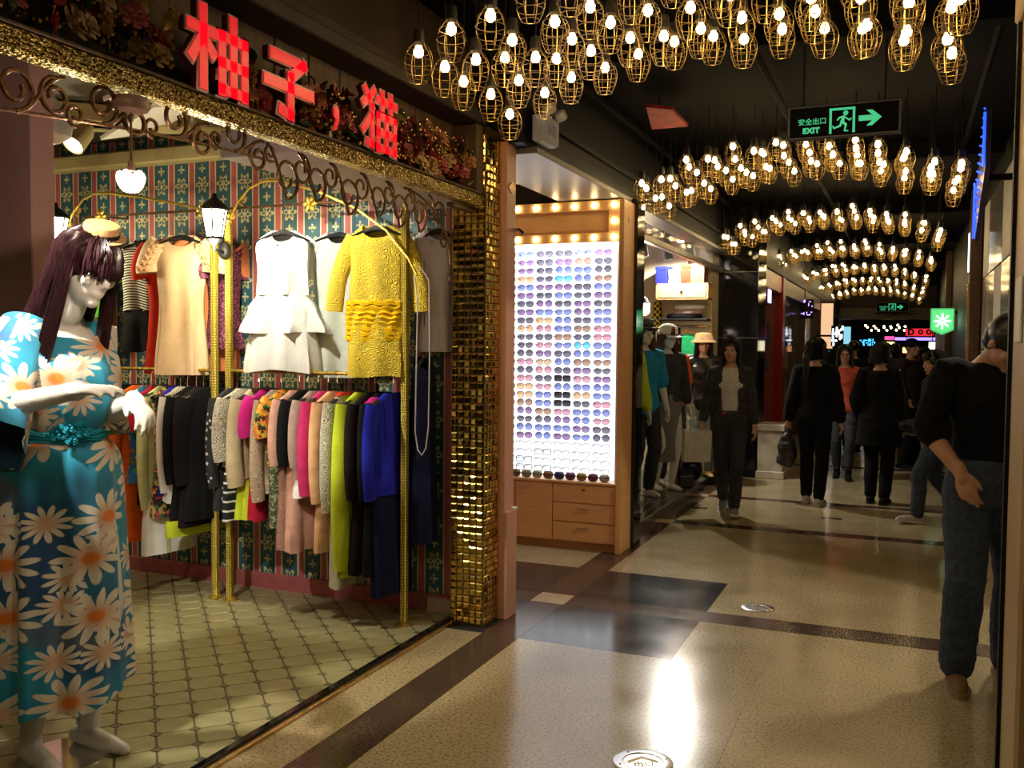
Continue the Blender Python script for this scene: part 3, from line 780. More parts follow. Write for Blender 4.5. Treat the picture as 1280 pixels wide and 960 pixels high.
rack('gold braided clothes rack under the white and yellow dresses', -3.757, -2.545, [(0, 2.31), (.05, 2.43), (.12, 2.51), (.2, 2.545), (.3, 2.54), (.5, 2.46), (.7, 2.35), (.85, 2.22), (.96, 2.06), (1.0, 1.97)])
rack('gold braided clothes rack behind the daisy dress mannequin', -5.09, -3.868, [(0, 2.31), (.05, 2.43), (.12, 2.51), (.2, 2.545), (.3, 2.54), (.5, 2.50), (.7, 2.45), (.87, 2.40), (.91, 2.33)])
wr_ = thing('wall_rail', 'thin dark upper hanging rail fixed to the damask wallpaper', 'rail', (-3.7, 4.62, 2.42))
MB().tube([(-1.35, 0, 0), (1.22, 0, 0)], .008, 6).build('rail', M_IRON, wr_)
for x in (-1.2, -.35, .45, 1.15):
    MB().tube([(x, 0, 0), (x, .222, .01)], .006, 6).build('bracket', M_IRON, wr_)
    mb = MB()
    for k in range(6): mb.ell((x + .03 * math.cos(k * PI / 3), -.01, .03 * math.sin(k * PI / 3)), (.024, .01, .015), Matrix.Rotation(-k * PI / 3, 3, 'Y'), 8, 5)
    mb.ell((x, -.015, 0), .012, None, 8, 5).build('flower_boss', M_GOLD, wr_)
# ------------------------------------------------------------------ fabrics
def fab(name, col, var=.12, bump=.25, bs=220, rough=.9, sheen=0.0, col2=None, vs=18, alpha=1): return mat('fabric_' + name, col, rough, 0, var=var, vs=vs, bump=bump, bs=bs, sheen=sheen, col2=col2, alpha=alpha, spec=.2)
def lace(name, col, gap, scale=26):
    g = NG('lace_' + name, .8); o = g.tc.outputs['Object']; v = g.voro(o, scale); r = g.math('SINE', g.math('MULTIPLY', v[0], 34.0))
    f = g.step(r, -.1, .5); g.color(g.mix(f, gap, col)); g.bump(r, .6, .006); return g.m
def stripes(name, a, b, per, duty=.5, tilt=0.0, axis='z'):
    g = NG('stripes_' + name, .85); x, y, z = g.xyz(g.tc.outputs['Object'])
    u = g.math('ADD', z, g.math('MULTIPLY', g.math('SINE', g.math('MULTIPLY', x, 22.0)), tilt))
    g.color(g.mix(g.math('GREATER_THAN', g.math('FRACT', g.math('DIVIDE', u, per)), duty), a, b)); return g.m
def blots(name, base, cols, scale, thr=.45):
    g = NG('print_' + name, .8); o = g.tc.outputs['Object']; c = base
    for i, k in enumerate(cols):
        n = g.noise(g.vec('ADD', o, (i * 3.7, i * 1.3, i * 2.1)), scale * (1 + .2 * i), 2)
        c = g.mix(g.step(n, thr + .1, .02), c, k)
    g.color(c); return g.m
def spots(name, base, dot, scale, rad=.32):
    g = NG('dots_' + name, .8); v = g.voro(g.tc.outputs['Object'], scale, rand=.6)
    g.color(g.mix(g.step(v[0], rad, .05), dot, base)); return g.m
F_BLK = fab('black', (.005, .005, .006), .2, .1); F_WHT = fab('white', (.80, .82, .80), .04); F_CRM = fab('cream', (.70, .58, .42), .06)
F_ORG = fab('orange', (.75, .14, .015), .1); F_CRIM = fab('crimson', (.42, .012, .035)); F_LIME = fab('lime', (.50, .62, .03), .06); F_MAG = fab('magenta', (.50, .015, .20))
F_PINK = fab('hot_pink', (.58, .035, .16)); F_BLUSH = fab('blush', (.62, .34, .27)); F_TAUPE = fab('taupe', (.42, .30, .26)); F_PEACH = fab('peach', (.72, .42, .22)); F_BLUE = fab('royal_blue', (.015, .02, .40))
F_NAVY = fab('navy', (.008, .010, .045)); F_RED = fab('red', (.50, .03, .012)); F_CHIF = fab('chiffon', (.50, .42, .26), .08); F_WINE = fab('dusk_black', (.012, .005, .006)); F_YEL = fab('yellow', (.82, .50, .004), .12); F_GRN = fab('green', (.10, .42, .03))
F_YLACE = lace('yellow', (.80, .58, .005), (.66, .52, .08), 24); F_WLACE = lace('white', (.74, .73, .62), (.34, .28, .18)); F_CLACE = lace('cream', (.66, .52, .38), (.34, .22, .15), 34); F_PLACE = lace('blush', (.60, .34, .26), (.26, .12, .09), 34)
F_STR = stripes('black_white', (.62, .64, .52), (.014, .014, .016), .017, .5, .012); F_BAR = stripes('broad_black_white', (.75, .75, .73), (.012, .012, .014), .055, .22)
F_SKUL = spots('black_white', (.012, .012, .015), (.55, .53, .50), 20, .22); F_MULT = blots('multi', (.02, .16, .45), [(.72, .74, .68), (.03, .30, .10), (.30, .16, .07)], 14)
F_FLOR = blots('dark_flower', (.016, .014, .03), [(.50, .05, .10), (.05, .18, .06), (.52, .38, .10)], 26); F_AFRI = blots('orange_green', (.70, .20, .015), [(.03, .22, .03), (.02, .02, .01), (.65, .42, .04)], 22)
F_MESH = blots('olive_mesh', (.05, .07, .03), [(.28, .30, .16)], 60); F_PEARL = fab('pearl', (.74, .68, .58), .05); F_GLIT = blots('plum_sequin', (.10, .015, .05), [(.40, .12, .22)], 90)

M_HANG = mat('hanger_black', (.012, .012, .013), .3)
def hanger(loc, rz, lab, hook=.085, W=.19, wide=True):
    t = thing('clothes_hanger', lab, 'hanger', loc, rz, 'black hangers on the racks')
    MB().tube([(-.012, 0, -.002), (-.010, 0, .010), (0, 0, .0165), (.012, 0, .010), (.014, 0, -.008), (.004, 0, -.03), (0, 0, -hook)], .0022, 5).build('hook', M_CHROME, t)
    rings = []
    for i in range(13):
        q = i / 12 * 2 - 1; z = -hook - .010 - .055 * abs(q) ** 1.5; hh = .011 + (.006 if wide else 0) * (1 - abs(q)); dd = .008 + (.014 if wide else .0) * abs(q)
        rings.append([(q * W * .97, dd * math.cos(a), z + hh * math.sin(a)) for a in [2 * PI * k / 8 for k in range(8)]])
    MB().rings(rings).build('arms', M_HANG, t)
    return t
def lerp_tab(tab, z):
    for (a, b) in zip(tab, tab[1:]):
        if a[0] >= z >= b[0]:
            f = (a[0] - z) / max(1e-6, a[0] - b[0]); f = f * f * (3 - 2 * f)
            return [a[i] * (1 - f) + b[i] * f for i in range(1, len(a))]
    return list(tab[-1][1:])
def body_loft(tab, z0, z1, n=36, rows=18, folds=6, amp=.12, ph=0.0, grow=1.0, curl=0.0, scoop=0.0):
    mb = MB(); rings = []
    for i in range(rows + 1):
        s = i / rows; z = z0 + (z1 - z0) * s; w_, d_ = lerp_tab(tab, z)
        ring = []
        for j in range(n):
            t = 2 * PI * j / n
            k = 1 + amp * (s ** grow) * (math.sin(folds * t + ph + s * 1.5) + .5 * math.sin((folds * 2 + 1) * t + ph * 2))
            dk = 1 + amp * 2.2 * (s ** grow) * math.sin(folds * t + ph)
            zz = z + curl * math.sin(3 * t + ph) * s - scoop * (max(0, -math.sin(t)) ** .7 if scoop else 0) * max(0, 1 - s * rows / 4)
            sa = math.copysign(abs(math.sin(t)) ** .8, math.sin(t))
            ring.append((w_ * math.cos(t) * (k if abs(math.cos(t)) < .95 else 1), d_ * sa * dk, zz))
        rings.append(ring)
    mb.rings(rings, cap=False)
    return mb
def sleeve_mb(sx, W, zs, ln, r0, r1, out=.12, fwd=0.0, puff=0.0, n=14):
    pts = []; rr = []
    for i in range(9):
        s = i / 8
        pts.append((sx * (W - .035 + out * ln * s + .03 * math.sin(s * PI)), fwd * s * s, zs - .015 - ln * s * .985)); rr.append((r0 * (1 - s) + r1 * s) * (1 + puff * math.sin(PI * s)) * (1 + .05 * math.sin(9 * s)))
    return MB().tube(pts, rr, n, cap=False, flat=.62, up=(1, 0, 0))
def garment(name, cat, lab, loc, rz, m, L, W=.19, hem=None, waist=None, th=.036, sleeve=None, ms=None, hook=.085, folds=6, amp=.12, skirt=None, bands=(), group=None, hang=None, neck=.075, seed=0, scoop=0.0):
    """loc is the point of the rail it hangs from; skirt = (material, z from, z to, half width)"""
    t = thing(name, lab, cat, loc, rz, group)
    zn = -hook + .004; hem = hem or W * 1.02; waist = waist or W * .84
    Lb = L if not skirt else -skirt[1] + zn * 0
    tab = [(zn, neck, .022), (zn - .02, neck + .035, .026), (zn - .055, W * .93, th), (zn - .10, W, th * 1.1), (zn - .24, W * .93, th * 1.25), (zn - .42, waist, th * 1.2), (zn - max(.6, L) + (.0), hem, th * 1.5)]
    body_loft(tab, zn, zn - (L if not skirt else skirt[1]), folds=folds, amp=amp, ph=seed, scoop=scoop).build('bodice' if skirt else 'body', m, t, ang=80)
    if skirt:
        sm, za, zb, sw = skirt
        st = [(zn - za + .01, waist * 1.01, th * 1.22), (zn - za - .08, (waist + sw) / 2, th * 1.5), (zn - zb, sw, th * 1.9)]
        body_loft(st, zn - za + .01, zn - zb, folds=folds + 1, amp=amp * 1.1, ph=seed + 1, grow=.8, curl=.006).build('skirt', sm, t, ang=80)
    if sleeve:
        ln, r0, r1, out = sleeve[:4]
        for s in (-1, 1):
            sleeve_mb(s, W, zn - .05, ln, r0, r1, out, sleeve[4] if len(sleeve) > 4 else 0, sleeve[5] if len(sleeve) > 5 else 0).build('sleeve', ms or m, t, ang=80)
    for (nm, bm, za, zb, sc) in bands:
        def at(z):
            w_, d_ = lerp_tab(tab, zn - z); return (w_ * sc + .004, d_ * sc + .005)
        bt = [(zn - za,) + at(za), (zn - (za + zb) / 2,) + tuple(q * 1.02 for q in at((za + zb) / 2)), (zn - zb,) + at(zb)]
        body_loft(bt, zn - za, zn - zb, rows=5, folds=folds + 3, amp=amp * .6, ph=seed).build(nm, bm, t, ang=80)
    hanger(loc, rz, 'black hanger holding the ' + ' '.join(lab.split(' with ')[0].split(' over ')[0].split()[:11]), hook, min(W, .2))
    return t

# side-hung clothes: (x on rail, fabric, length, half width, sleeve, label, extras)
S_L = (.52, .058, .040, .05); S_S = (.20, .062, .055, .25); S_M = (.36, .060, .045, .10)
SIDE = [
 (-4.55, F_BLK, .72, .20, S_L, 'black jacket with teal collar hanging at the mannequin hands', {}),
 (-4.44, F_ORG, .98, .21, (.66, .062, .045, .04), 'long bright orange chiffon blouse', {}),
 (-4.37, F_MULT, .60, .19, S_S, 'blue green and white print top', {}),
 (-4.30, F_CRIM, .50, .19, S_S, 'crimson top over a black leather skirt', dict(skirt=(F_BLK, .42, .74, .17))),
 (-4.23, fab('pale_lime', (.62, .70, .34), .1), 1.04, .19, (.70, .05, .032, .02), 'pale lime and white long tie blouse', dict(bands=(('hem_panel', F_WHT, .70, 1.04, 1.0),))),
 (-4.18, F_FLOR, .80, .18, None, 'dark floral sleeveless dress', {}),
 (-4.135, F_BLUE, .66, .17, None, 'royal blue vest top beside the white lace blouse', {}),
 (-4.08, F_WLACE, .30, .19, (.58, .05, .036, .02), 'white lace yoke blouse with white sleeves', dict(ms=F_WHT, skirt=(F_WHT, .28, .70, .17))),
 (-4.01, F_BLK, .86, .20, S_L, 'plain black long sleeved dress with a red tag', dict(bands=(('lime_hem', F_LIME, .80, .90, 1.12),))),
 (-3.955, F_WINE, .84, .20, S_L, 'dull black coat next to the gold posts', {}),
 (-3.905, F_BLK, .80, .20, S_L, 'black blouse hanging against the gold posts', {}),
 (-3.70, F_SKUL, .72, .19, S_L, 'black blouse printed with pale skulls', {}),
 (-3.63, F_WLACE, .56, .19, S_M, 'white lace top over a black and white barred skirt', dict(skirt=(F_BAR, .46, .78, .18), ms=F_WLACE)),
 (-3.54, F_CHIF, .64, .20, (.50, .062, .06, .05), 'beige chiffon blouse over a lime hem', dict(skirt=(F_LIME, .52, .76, .20))),
 (-3.46, F_MAG, .44, .19, S_S, 'short magenta tee over a crimson skirt', dict(skirt=(F_CRIM, .40, .76, .17))),
 (-3.38, F_CLACE, .60, .19, (.58, .055, .045, .05), 'cream lace long sleeved top', {}),
 (-3.32, F_AFRI, .48, .18, S_S, 'orange and green print top over an olive mesh skirt', dict(skirt=(F_MESH, .44, .80, .15))),
 (-3.25, F_BLUSH, .42, .19, S_M, 'blush pink top over a blush lace skirt', dict(skirt=(F_PLACE, .38, .92, .17))),
 (-3.19, F_BLK, .40, .19, S_M, 'black top over a dusty rose skirt', dict(skirt=(F_BLUSH, .36, .92, .17))),
 (-3.12, F_TAUPE, .52, .19, S_M, 'taupe grey blouse with a white hem', dict(bands=(('white_hem', F_WHT, .50, .60, 1.05),))),
 (-3.05, F_PINK, .58, .19, (.52, .06, .05, .05), 'hot pink long sleeved top', {}),
 (-2.99, F_PEACH, .90, .19, (.56, .055, .045, .03), 'peach orange knee length dress', {}),
 (-2.91, F_WLACE, .66, .20, (.60, .060, .050, .04), 'white lace top with coral trimmed cuffs and long pale trousers', dict(skirt=(fab('ivory', (.56, .52, .38), .05), .60, 1.10, .15), bands=(('coral_hem', F_RED, .60, .635, 1.08), ('coral_collar', F_RED, .0, .02, 1.06)))),
 (-2.81, F_LIME, 1.02, .20, (.92, .066, .060, .02, 0, .12), 'lime yellow silk dress with long gathered sleeves', {}),
 (-2.74, F_WINE, 1.0, .20, S_L, 'brown black long coat', {}),
 (-2.68, F_BLK, 1.0, .20, S_L, 'black dress with magenta shoulder piping', dict(bands=(('piping', F_MAG, .02, .05, 1.03),))),
 (-2.62, F_BLUE, .62, .20, S_L, 'royal blue top over navy trousers beside the rack post', dict(skirt=(F_NAVY, .56, 1.12, .16))),
]
for i, (x, m, L, W, sl, lab, ex) in enumerate(SIDE):
    rz = PI / 2 + rnd.uniform(-.10, .10) - .10
    garment('hanging_garment', 'clothes', lab, (x, YR, ZR), rz, m, L, W, sleeve=sl, group='clothes on the lower rails', th=.028, seed=i * 1.7, amp=.10, hook=.105, **ex)
# face-out clothes on the upper rail
YU = 4.62; ZU = 2.42
def faceout(lab, x, rz, m, L, y=YU, **k):
    return garment('hanging_garment', 'clothes', lab, (x, y, ZU), rz, m, L, hook=k.pop('hook', .17), group='clothes on the upper rail', scoop=k.pop('scoop', .07), **k)
faceout('light green top by the lantern at the mauve partition', -5.02, .2, F_GRN, .5, sleeve=S_S, seed=2)
faceout('black and white wavy striped top over a dark skirt', -4.52, .35, F_STR, .50, W=.17, sleeve=S_S, skirt=(F_BLK, .46, .72, .17), seed=3, th=.05)
faceout('red orange dress behind the striped top', -4.36, .95, F_RED, .86, y=4.68, W=.17, sleeve=S_S, seed=4, th=.05)
faceout('plum sequin dress at the back of the peach dress', -3.96, 1.35, F_GLIT, .70, y=4.70, W=.13, sleeve=S_S, seed=5)
faceout('coral dress with ruffled sleeves behind the peach dress', -4.04, .95, fab('coral', (.72, .24, .10), .08), .84, y=4.69, W=.17, sleeve=(.18, .085, .075, .45), seed=6, th=.05)
pdress = faceout('peach satin maxi dress with ruffled cap sleeves', -4.12, .30, fab('peach_satin', (.78, .58, .36), .05, rough=.5), .86, y=4.50, W=.165, hem=.17, seed=7, th=.055, sleeve=(.17, .085, .080, .45), amp=.16, neck=.085)
rf = MB(); M_RUF = fab('peach_ruffle', (.74, .45, .25), .15)
for s in (-1, 1):
    for q in range(5):
        pts = [(s * (.15 + .045 * math.cos(a) + .016 * q * 1.2), .062 * math.sin(a), -.235 - .035 * q + .006 * math.sin(9 * a)) for a in [2 * PI * j / 24 for j in range(24)]]
        MB().tube(pts, [.012 + .004 * math.sin(j * 2.1) for j in range(24)], 5, closed=True).build('ruffle', M_RUF, pdress)
faceout('sheer white organza dress behind the white peplum dress', -3.10, .50, fab('organza', (.62, .68, .62), .05), .86, y=4.70, W=.17, sleeve=(.22, .075, .075, .35), seed=8, th=.055, amp=.14)
wd = faceout('white sleeveless peplum dress with two flared tiers', -3.36, .25, F_WHT, .46, y=4.50, W=.165, waist=.155, skirt=(F_WHT, .38, .60, .265), seed=9, th=.06, amp=.13, neck=.07)
body_loft([(-.54, .16, .075), (-.66, .19, .10), (-.99, .235, .13)], -.54, -.99, folds=8, amp=.10, grow=.8, curl=.012).build('lower_tier', F_WHT, wd, ang=80)
MB().ell((.0, -.082, -.262), (.008, .004, .005), None, 8, 5).build('bead', M_HANG, wd)
yd = faceout('yellow lace dress with ruffled waist band', -2.72, .22, F_YLACE, .46, y=4.50, W=.165, waist=.155, sleeve=(.42, .056, .050, .30), skirt=(F_YLACE, .42, .84, .17), seed=10, th=.06, amp=.06, neck=.09)
for q in range(8):
    pts = [(.172 * math.cos(a), .084 * math.sin(a), -.60 - .028 * q + .006 * math.sin(11 * a + q)) for a in [2 * PI * j / 40 for j in range(40)]]
    MB().tube(pts, [.015 + .006 * math.sin(j * 2.3 + q) for j in range(40)], 5, closed=True).build('ruffle', F_YEL, yd)
faceout('lilac white blouse behind the yellow dress by the wall', -2.45, .9, fab('lilac_white', (.50, .46, .52), .05), .70, y=4.72, W=.12, sleeve=S_M, seed=11)
faceout('navy long dress beside the rack end post', -2.49, 1.45, F_NAVY, 1.05, W=.10, sleeve=None, seed=12, hook=.9, y=4.62)
cb = MB(); cb.tube([(-2.43, 4.45, 2.02), (-2.37, 4.45, 1.94), (-2.365, 4.45, 1.51), (-2.37, 4.45, 1.15), (-2.385, 4.45, 1.03), (-2.41, 4.45, .992), (-2.435, 4.45, 1.02), (-2.452, 4.45, 1.12), (-2.445, 4.45, 1.51), (-2.44, 4.45, 1.80), (-2.47, 4.47, 1.98)], .004, 6)
tag(cb.build('hanging_cable', mat('pale_cable', (.45, .43, .42), .5)), 'pale looped cable hanging beside the rack post near the gold pillar', 'cable')

# ================================================================== SUNGLASSES DISPLAY
M_LED = mat('backlit_panel', (.9, .92, .95), .4, emit=(.90, .95, 1.0), es=1.9, var=0)
M_BULB = mat('marquee_bulb', (1, .9, .7), .3, emit=(1.0, .76, .38), es=30.0, var=0)
ds = thing('sunglasses_display', 'orange wood display cabinet with a backlit white panel of sunglasses', 'display cabinet', (-2.6, 6.9, 0))
def X(x): return x + 2.6
def Yd(y): return y - 6.9
DX0, DX1 = -3.35, -1.965
MB().box(X(DX0), X(-2.0), Yd(6.83), Yd(7.09), .06, .525).build('base_cabinet', M_WOOD, ds, smooth=False, bevel=.003)
MB().box(X(DX0), X(-1.99), Yd(6.85), Yd(7.09), 0, .062).build('toe_kick', mat('toe_kick', (.40, .19, .07), .45), ds, smooth=False)
MB().box(X(DX0), X(-2.0), Yd(6.80), Yd(7.0), .52, .54).build('counter', M_WOOD, ds, smooth=False, bevel=.003)
MB().box(X(-2.005), X(DX1), Yd(6.79), Yd(7.09), 0, 2.70).build('side_panel', M_WOOD, ds, smooth=False, bevel=.003)
MB().box(X(DX0), X(-2.0), Yd(6.82), Yd(7.09), 2.385, 2.70).build('header', M_WOOD, ds, smooth=False, bevel=.003)
MB().box(X(DX0), X(-2.0), Yd(6.80), Yd(6.822), 2.385, 2.455).box(X(DX0), X(-2.0), Yd(6.80), Yd(6.822), 2.625, 2.70).box(X(-2.09), X(-2.0), Yd(6.80), Yd(6.822), 2.455, 2.625).build('header_frame', M_WOOD, ds, smooth=False, bevel=.003)
MB().box(X(DX0), X(-2.005), Yd(6.98), Yd(7.0), .54, 2.385).build('backlit_panel', M_LED, ds, smooth=False)
MB().box(X(-3.0), X(-2.02), Yd(6.835), Yd(6.86), 2.365, 2.388).build('light_tube', mat('tube_glow', (1, 1, 1), .4, emit=(.93, .96, 1), es=6, var=0), ds, smooth=False)
MB().box(X(-2.035), X(-2.005), Yd(6.86), Yd(6.98), .54, 2.385).build('side_reveal', M_WHITE, ds, smooth=False)
for z in (1.05, 1.63):
    MB().tube([(X(-2.05), Yd(6.97), z), (X(-2.05), Yd(6.955), z)], .012, 8).build('panel_screw', M_METAL, ds)
for i in range(8):
    for z in (2.42, 2.662):
        x = -2.045 - i * .158
        MB().ell((X(x), Yd(6.792), z), (.021, .016, .021), None, 10, 6).build('marquee_bulb', M_BULB, ds)
MB().ell((X(-2.045), Yd(6.792), 2.541), (.021, .016, .021), None, 10, 6).build('marquee_bulb', M_BULB, ds)
for (n_, x0, x1, z0, z1, hz) in (('cabinet_door', -3.0, -2.845, .07, .515, None), ('cabinet_door', -2.84, -2.525, .07, .515, .48), ('drawer', -2.52, -2.012, .37, .515, None), ('drawer', -2.52, -2.012, .22, .365, .325), ('drawer', -2.52, -2.012, .07, .215, .175)):
    d_ = MB().box(X(x0) + .002, X(x1) - .002, Yd(6.812), Yd(6.832), z0 + .002, z1 - .002).build(n_, M_WOOD, ds, smooth=False, bevel=.002)
    if hz:
        hx = X((x0 + x1) / 2) if n_ == 'drawer' else X(x0 + .07)
        MB().tube([(hx - .045, Yd(6.812), hz), (hx - .04, Yd(6.795), hz), (hx + .04, Yd(6.795), hz), (hx + .045, Yd(6.812), hz)], .006, 6).build('handle', M_CHROME, d_)
    elif n_ == 'drawer':
        MB().tube([(X((x0 + x1) / 2), Yd(6.812), .475), (X((x0 + x1) / 2), Yd(6.803), .475)], .011, 10).build('lock', mat('brass_lock', (.2, .12, .05), .3, .8), d_)
MB().prism([(p[0] * .8, p[1] * .8) for p in pts] if False else [(.034 * math.cos(a) * (1 + .14 * math.cos(4 * a)), .022 * math.sin(a) * (1 + .14 * math.cos(4 * a))) for a in [2 * PI * k / 20 for k in range(20)]], 0, .004, Mx((X(DX1), Yd(6.93), 2.56)) @ FACE_E).build('crest_plaque', mat('plaque_gold', (0, 0, 0)), ds)

# the spectacles: one of each shape, then copies
def spec_meshes(shape):
    if shape == 'round': prof = [(math.cos(a), math.sin(a)) for a in [2 * PI * k / 20 for k in range(20)]]; w_, h_ = .029, .027
    elif shape == 'square': prof = [(math.copysign(abs(math.cos(a)) ** .35, math.cos(a)), math.copysign(abs(math.sin(a)) ** .35, math.sin(a))) for a in [2 * PI * k / 20 for k in range(20)]]; w_, h_ = .032, .023
    elif shape == 'cat': prof = [(math.cos(a) * (1 + .10 * math.sin(a)), math.sin(a) * (1 if math.sin(a) < 0 else .72) + .12 * math.cos(a)) for a in [2 * PI * k / 20 for k in range(20)]]; w_, h_ = .032, .026
    else: prof = [(math.copysign(abs(math.cos(a)) ** .7, math.cos(a)), math.sin(a) * (1.05 if math.sin(a) < 0 else .8)) for a in [2 * PI * k / 20 for k in range(20)]]; w_, h_ = .0325, .026
    cx = .0365
    fr = MB(); lens = MB()
    for s in (-1, 1):
        loop = [(s * (cx + p[0] * w_), -.004 * (p[0]) ** 2 + 0, p[1] * h_) for p in prof]
        fr.tube(loop, .0022 if shape != 'square' else .0030, 5, closed=True)
    fr.tube([(-.008, 0, .006), (0, -.003, .009), (.008, 0, .006)], .002, 5)
    inner = [(p[0] * w_, .0005, p[1] * h_) for p in prof]
    lens.add([(0, -.003, 0)] + inner, [(0, 1 + i, 1 + (i + 1) % 20) for i in range(20)])
    tm = MB(); tm.tube([(0, 0, 0), (.006, .015, 0), (.006, .075, -.002), (.005, .088, -.012)], .0020, 5)
    return fr, lens, tm, cx, w_
FRAMES = {n: mat('frame_' + n, c, .25, .2, var=0) for n, c in (('black', (.012, .012, .014)), ('plum', (.10, .02, .05)), ('tortoise', (.13, .055, .02)), ('navy', (.02, .03, .10)), ('gold', (.45, .30, .10)), ('rose', (.40, .10, .13)))}
LENS = {}
def lens_mat(n, c, gl=.10):
    m = bpy.data.materials.new('lens_' + n); m.use_nodes = True; nt = m.node_tree; nt.nodes.clear(); L = nt.links.new
    out = nt.nodes.new('ShaderNodeOutputMaterial'); mx = nt.nodes.new('ShaderNodeMixShader'); mx.inputs[0].default_value = gl
    tr = nt.nodes.new('ShaderNodeBsdfTransparent'); gs = nt.nodes.new('ShaderNodeBsdfGlossy'); gs.inputs['Roughness'].default_value = .08
    tc = nt.nodes.new('ShaderNodeTexCoord'); sx = nt.nodes.new('ShaderNodeSeparateXYZ'); mr = nt.nodes.new('ShaderNodeMapRange')
    mr.inputs[1].default_value = -.026; mr.inputs[2].default_value = .024
    cr = nt.nodes.new('ShaderNodeValToRGB'); cr.color_ramp.elements[0].color = (*[min(1, q * 1.5 + .04) for q in c], 1); cr.color_ramp.elements[1].color = (*[q * .55 for q in c], 1)
    L(tc.outputs['Object'], sx.inputs[0]); L(sx.outputs[2], mr.inputs[0]); L(mr.outputs[0], cr.inputs[0]); L(cr.outputs[0], tr.inputs[0])
    L(tr.outputs[0], mx.inputs[1]); L(gs.outputs[0], mx.inputs[2]); L(mx.outputs[0], out.inputs[0]); return m
for n_, c_ in (('smoke', (.10, .09, .12)), ('violet', (.19, .11, .23)), ('brown', (.28, .16, .11)), ('blue', (.15, .18, .40)), ('amber', (.48, .30, .16)), ('rose', (.42, .20, .25)), ('black', (.012, .012, .016)), ('sky', (.10, .42, .62)), ('clear', (.85, .88, .9))): LENS[n_] = lens_mat(n_, c_, .03 if n_ == 'clear' else .08)
SHP = {s: spec_meshes(s) for s in ('round', 'square', 'cat', 'wide')}
CACHE = {}
def specs(shape, fr, ln, loc, lab, s=1.0):
    k = (shape, fr, ln)
    if k not in CACHE:
        f_, l_, t_, cx, w_ = SHP[shape]
        CACHE[k] = (f_.mesh('frame', FRAMES[fr]), l_.mesh('lens', LENS[ln]), t_.mesh('temple', FRAMES[fr]))
    a, b, c = CACHE[k]; cx, w_ = SHP[shape][3:]
    t = thing('sunglasses' if ln != 'clear' else 'eyeglasses', lab, 'glasses', loc, rnd.uniform(-.12, .12), 'glasses on the lit display panel')
    t.scale = (s, s, s)
    obj('frame', a, t)
    for q in (-1, 1):
        obj('lens', b, t, (q * cx, .0005, 0))
        o = obj('temple', c, t, (q * (cx + w_), .001, .004)); o.scale = (q, 1, 1)
rs = random.Random(21)
cols_x = [-2.955, -2.80, -2.64, -2.48, -2.32, -2.155]
nrow = 27
desc = {'smoke': 'smoke grey', 'violet': 'violet', 'brown': 'brown', 'blue': 'blue tinted', 'amber': 'amber', 'rose': 'rose pink', 'black': 'black', 'sky': 'sky blue mirrored', 'clear': 'clear'}
shd = {'round': 'round', 'square': 'flat-topped square', 'cat': 'cat-eye', 'wide': 'wide oversized'}
for ci, x in enumerate(cols_x):
    for r in range(nrow):
        z = 2.318 - r * .0655
        if r >= 24: sh, fr, ln = rs.choice(['wide', 'square', 'cat']), rs.choice(['black', 'navy', 'black']), 'clear'
        elif r == 23 : sh, fr, ln = 'cat', rs.choice(['gold', 'navy']), 'clear'
        elif ci == 3 and r in (15, 17, 18): sh, fr, ln = 'square', 'black', 'black'
        elif ci == 4 and r == 11: sh, fr, ln = 'round', 'navy', 'sky'
        elif ci == 5 and r == 22: sh, fr, ln = 'round', 'black', 'smoke'
        elif ci == 3 and r == 3: sh, fr, ln = 'wide', 'navy', 'sky'
        else:
            sh = rs.choice(['wide', 'wide', 'cat', 'round', 'wide'])
            ln = rs.choices(['smoke', 'violet', 'brown', 'blue', 'amber', 'rose'], (4, 5, 4, 4, 2, 3) if r < 10 else (4, 3, 3, 6, 2, 2))[0]
            fr = {'smoke': 'black', 'violet': 'plum', 'brown': 'tortoise', 'blue': 'navy', 'amber': 'gold', 'rose': 'rose'}[ln] if rs.random() < .8 else 'black'
        lab = f'{shd[sh]} {fr} framed {"sunglasses with " + desc[ln] + " lenses" if ln != "clear" else "eyeglasses with clear lenses"} on the backlit panel'
        specs(sh, fr, ln, (x, 6.895, z), lab, 1.0)
# glasses sit on thin clear pegs of the panel
pg = MB()
for x in cols_x:
    for r in range(nrow): pg.box(X(x) - .006, X(x) + .006, Yd(6.892), Yd(6.981), 2.318 - r * .0655 + .004, 2.318 - r * .0655 + .008)
stuff(pg.build('shelf_pegs', mat('clear_peg', (.8, .82, .85), .2, var=0, alpha=.5), ds, smooth=False))
